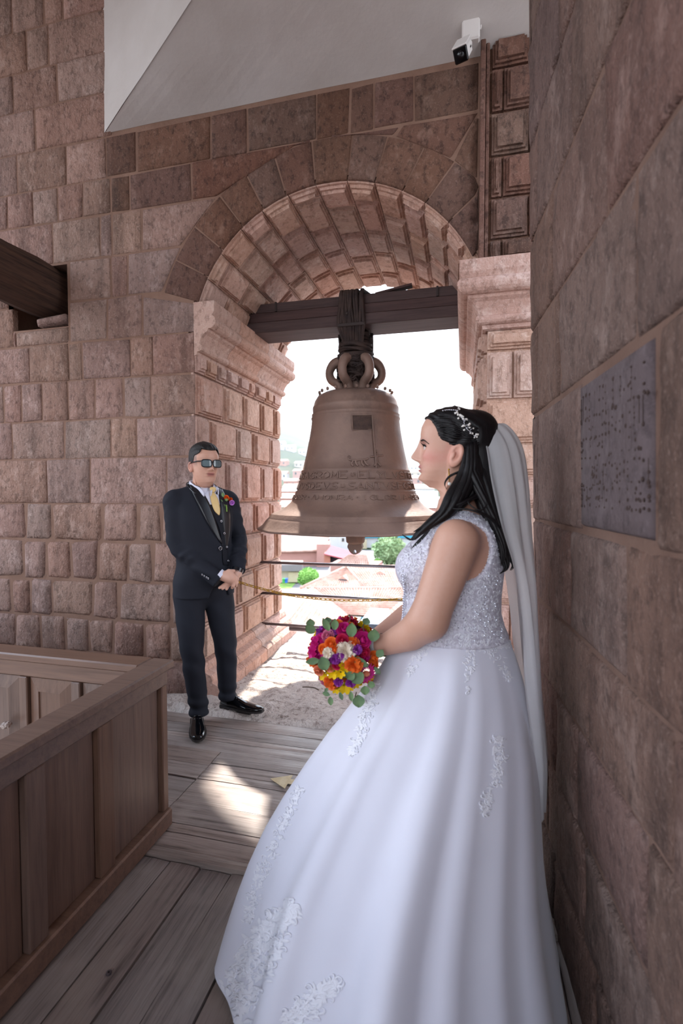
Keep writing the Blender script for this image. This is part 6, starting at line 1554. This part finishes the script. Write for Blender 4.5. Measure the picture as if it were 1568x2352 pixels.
F_list = [  # (px, py, kind, colour, radius m) read over the face of the bouquet
 (760, 1479, 'rose', 'fl_orange', .021), (741, 1491, 'rose', 'fl_orange', .017), (768, 1493, 'rose', 'fl_orange', .018), (810, 1480, 'rose', 'fl_orange', .023), (795, 1497, 'carn', 'fl_cream', .026), (755, 1500, 'carn', 'fl_cream', .015),
 (785, 1470, 'rose', 'fl_crimson', .019), (833, 1470, 'rose', 'fl_magenta', .027), (790, 1445, 'rose', 'fl_magenta', .024), (803, 1437, 'rose', 'fl_orange', .018), (775, 1434, 'rose', 'fl_orange', .018), (752, 1460, 'rose', 'fl_pink', .020),
 (728, 1478, 'carn', 'fl_magenta', .020), (724, 1498, 'carn', 'fl_magenta', .022), (738, 1466, 'carn', 'fl_magenta', .016), (745, 1449, 'rose', 'fl_magenta', .014), (836, 1498, 'rose', 'fl_crimson', .022), (840, 1512, 'rose', 'fl_magenta', .018),
 (860, 1512, 'rose', 'fl_orange', .021), (862, 1528, 'rose', 'fl_orange', .019), (812, 1525, 'carn', 'fl_orange', .022), (768, 1514, 'carn', 'fl_purple', .018), (750, 1512, 'carn', 'fl_magenta', .015), (773, 1530, 'rose', 'fl_crimson', .016), (755, 1538, 'rose', 'fl_peach', .013),
 (793, 1531, 'frees', 'fl_yellow', .019), (740, 1556, 'frees', 'fl_yellow', .018), (762, 1551, 'frees', 'fl_yellow', .018), (782, 1546, 'frees', 'fl_yellow', .014), (793, 1584, 'frees', 'fl_yellow', .023), (770, 1588, 'frees', 'fl_yellow', .014), (728, 1455, 'frees', 'fl_yellow', .014), (714, 1484, 'frees', 'fl_yellow', .013), (853, 1562, 'frees', 'fl_yellow', .013), (820, 1580, 'frees', 'fl_yellow', .013),
 (841, 1548, 'gerb', 'fl_magenta', .034), (760, 1571, 'carn', 'fl_orange', .020), (777, 1566, 'carn', 'fl_purple', .015), (806, 1568, 'carn', 'fl_purple', .018), (732, 1540, 'rose', 'fl_peach', .017), (721, 1515, 'rose', 'fl_orange', .012), (820, 1492, 'carn', 'fl_purple', .016), (780, 1508, 'carn', 'fl_purple', .014), (815, 1455, 'rose', 'fl_crimson', .018), (765, 1450, 'carn', 'fl_purple', .013), (835, 1452, 'rose', 'fl_crimson', .014)]
def bq_hit(x, y, extra=0.0):
    d = ray(x, y); d = d/np.linalg.norm(d); oc = CAM-BC; b_ = oc@d; R_ = BR_+extra; disc = b_*b_-(oc@oc-R_*R_)
    t_ = -b_-math.sqrt(disc) if disc > 0 else -b_
    return CAM+d*t_
def carn_mesh(c, n_, r, m, name, seed, parent):
    q = random.Random(seed); n_ = Vector(n_).normalized(); a = n_.orthogonal().normalized(); b = n_.cross(a); mb = MB(); c = Vector(c)
    for k in range(20):
        th = k*2.4; tilt = .15+1.25*math.sqrt(k/20); L = r*q.uniform(.8, 1.0); T = (a*math.cos(th)+b*math.sin(th))*math.sin(tilt)+n_*math.cos(tilt); S_ = T.cross(n_).normalized() if T.cross(n_).length > 1e-4 else a; W_ = T.cross(S_); v = []
        for i in range(5):
            t_ = i/4
            for jj in range(7):
                s = (jj-3)/3; v.append(c-n_*r*.35+T*L*(1.25*t_-.12*s*s*t_)+S_*r*.58*s*math.sin(.25+t_*1.25)+W_*(.16*r*math.sin(s*6+k)*t_*t_+.10*r*t_*t_))
        mb.add(v, gridf(7, 5))
    return mb.build(name, m, parent, True)
def frees_mesh(c, n_, r, m, seed, parent):
    q = random.Random(seed); n_ = Vector(n_).normalized(); a = n_.orthogonal().normalized(); b = n_.cross(a); mb = MB(); c = Vector(c)
    for k in range(6):
        th = k*1.047+q.uniform(-.2, .2); o = a*math.cos(th)+b*math.sin(th); S_ = n_.cross(o); v = []
        for i in range(5):
            t_ = i/4; rad = r*(.18+.85*t_**1.6); hh = r*(-.9+1.25*t_-.25*t_*t_)
            for s in (-1, 0, 1): v.append(c+o*rad*(1-.10*abs(s))+S_*s*r*.42*math.sin(.3+t_*2.4)+n_*(hh+.08*r*abs(s)))
        mb.add(v, gridf(3, 5))
    return mb.build('freesia', m, parent, True)
for k, (x, y, kind, m, r) in enumerate(F_list):
    p = bq_hit(x, y); n_ = (p-BC)/np.linalg.norm(p-BC); n_ = n_*.7-cF*.5; p = p+n_*RND.uniform(-.008, .006)
    r = r*(.78 if m == 'fl_purple' else 1.0)
    if kind == 'rose': rose_mesh(p, n_, r, m, 'rose', bq, k)
    elif kind == 'carn': carn_mesh(p, n_, r, m, 'carnation', k, bq)
    elif kind == 'frees': frees_mesh(p, n_, r, m, k, bq)
    else:
        g = MB(); N_ = Vector(n_).normalized(); a = N_.orthogonal().normalized(); b = N_.cross(a); P = Vector(p)
        for i in range(18):
            th = i*.349; o = a*math.cos(th)+b*math.sin(th); S_ = N_.cross(o); g.add([P+o*.008, P+o*.022+S_*.0042+N_*.003, P+o*r+N_*.0, P+o*.022-S_*.0042+N_*.003], [(0, 1, 2, 3)])
        gb = g.build('gerbera', m, bq, True); mesh('gerbera_eye', *ico(P+N_*.003, .011, 2, (1, 1, .7)), 'fl_peach', gb, True)
# flowers round the hidden side so the ball is full from any side
q = random.Random(9); cols = ['fl_orange', 'fl_magenta', 'fl_crimson', 'fl_pink', 'fl_yellow', 'fl_purple', 'fl_peach']; made = 0
for k in range(90):
    zf = 1-2*(k+.5)/90; an = k*2.39996; d_ = np.array([math.sqrt(1-zf*zf)*math.cos(an), math.sqrt(1-zf*zf)*math.sin(an), zf])
    if d_@(-cF) > .25 or d_@ax3 > .72: continue
    (rose_mesh if k % 2 else lambda c, n_, r, m, nm, pa_, s: carn_mesh(c, n_, r, m, 'carnation', s, pa_))(BC+d_*BR_*.96, d_, q.uniform(.017, .023), q.choice(cols), 'rose', bq, k)
# eucalyptus
t = NT('eucalyptus'); c = t.ramp(t.noise(25, 3), [(.3, '5f7a5e'), (.7, '7d9a6a')]); t.out(c, .6, 0, .3)
for x, y, tx, ty, L, W in ((722, 1452, -.4, .35, .034, .028), (714, 1440, -.1, 1, .026, .027), (806, 1462, .05, 1, .040, .030), (756, 1448, -.5, 1, .040, .020), (768, 1446, .05, 1, .032, .022), (754, 1432, -.2, .9, .020, .024), (838, 1434, .3, .8, .022, .024), (856, 1472, .1, .9, .036, .034), (866, 1508, .5, .7, .026, .024), (748, 1538, -.3, 1, .040, .034), (733, 1516, -1, -.1, .038, .020), (845, 1530, -1, .6, .052, .022), (833, 1546, -.75, -.55, .038, .036), (812, 1545, -.6, -.5, .024, .026), (822, 1596, .1, -1, .034, .036), (838, 1575, .0, -1, .024, .026), (845, 1570, .6, -.1, .02, .02), (805, 1588, .1, -1, .026, .014), (741, 1590, .9, -.3, .022, .014), (758, 1600, .1, -1, .024, .016), (752, 1580, -.5, -.7, .014, .010), (780, 1590, .3, -.8, .022, .012), (860, 1532, .5, -.6, .024, .014)):
    p = bq_hit(x, y, .016); leaf_mesh(p, cR*tx+cU*ty-cF*.15, -cF, L, W, 'eucalyptus', bq, 'eucalyptus_leaf')
for P in ([(800, 1430), (804, 1420), (802, 1412)], [(732, 1585), (722, 1580), (708, 1578), (694, 1578)], [(836, 1450), (833, 1440), (838, 1428)], [(818, 1590), (815, 1600)]):
    mesh('twig', *tube(spl([bq_hit(x, y, .012) for x, y in P], 8), .0018, 5), 'bark', bq, True)
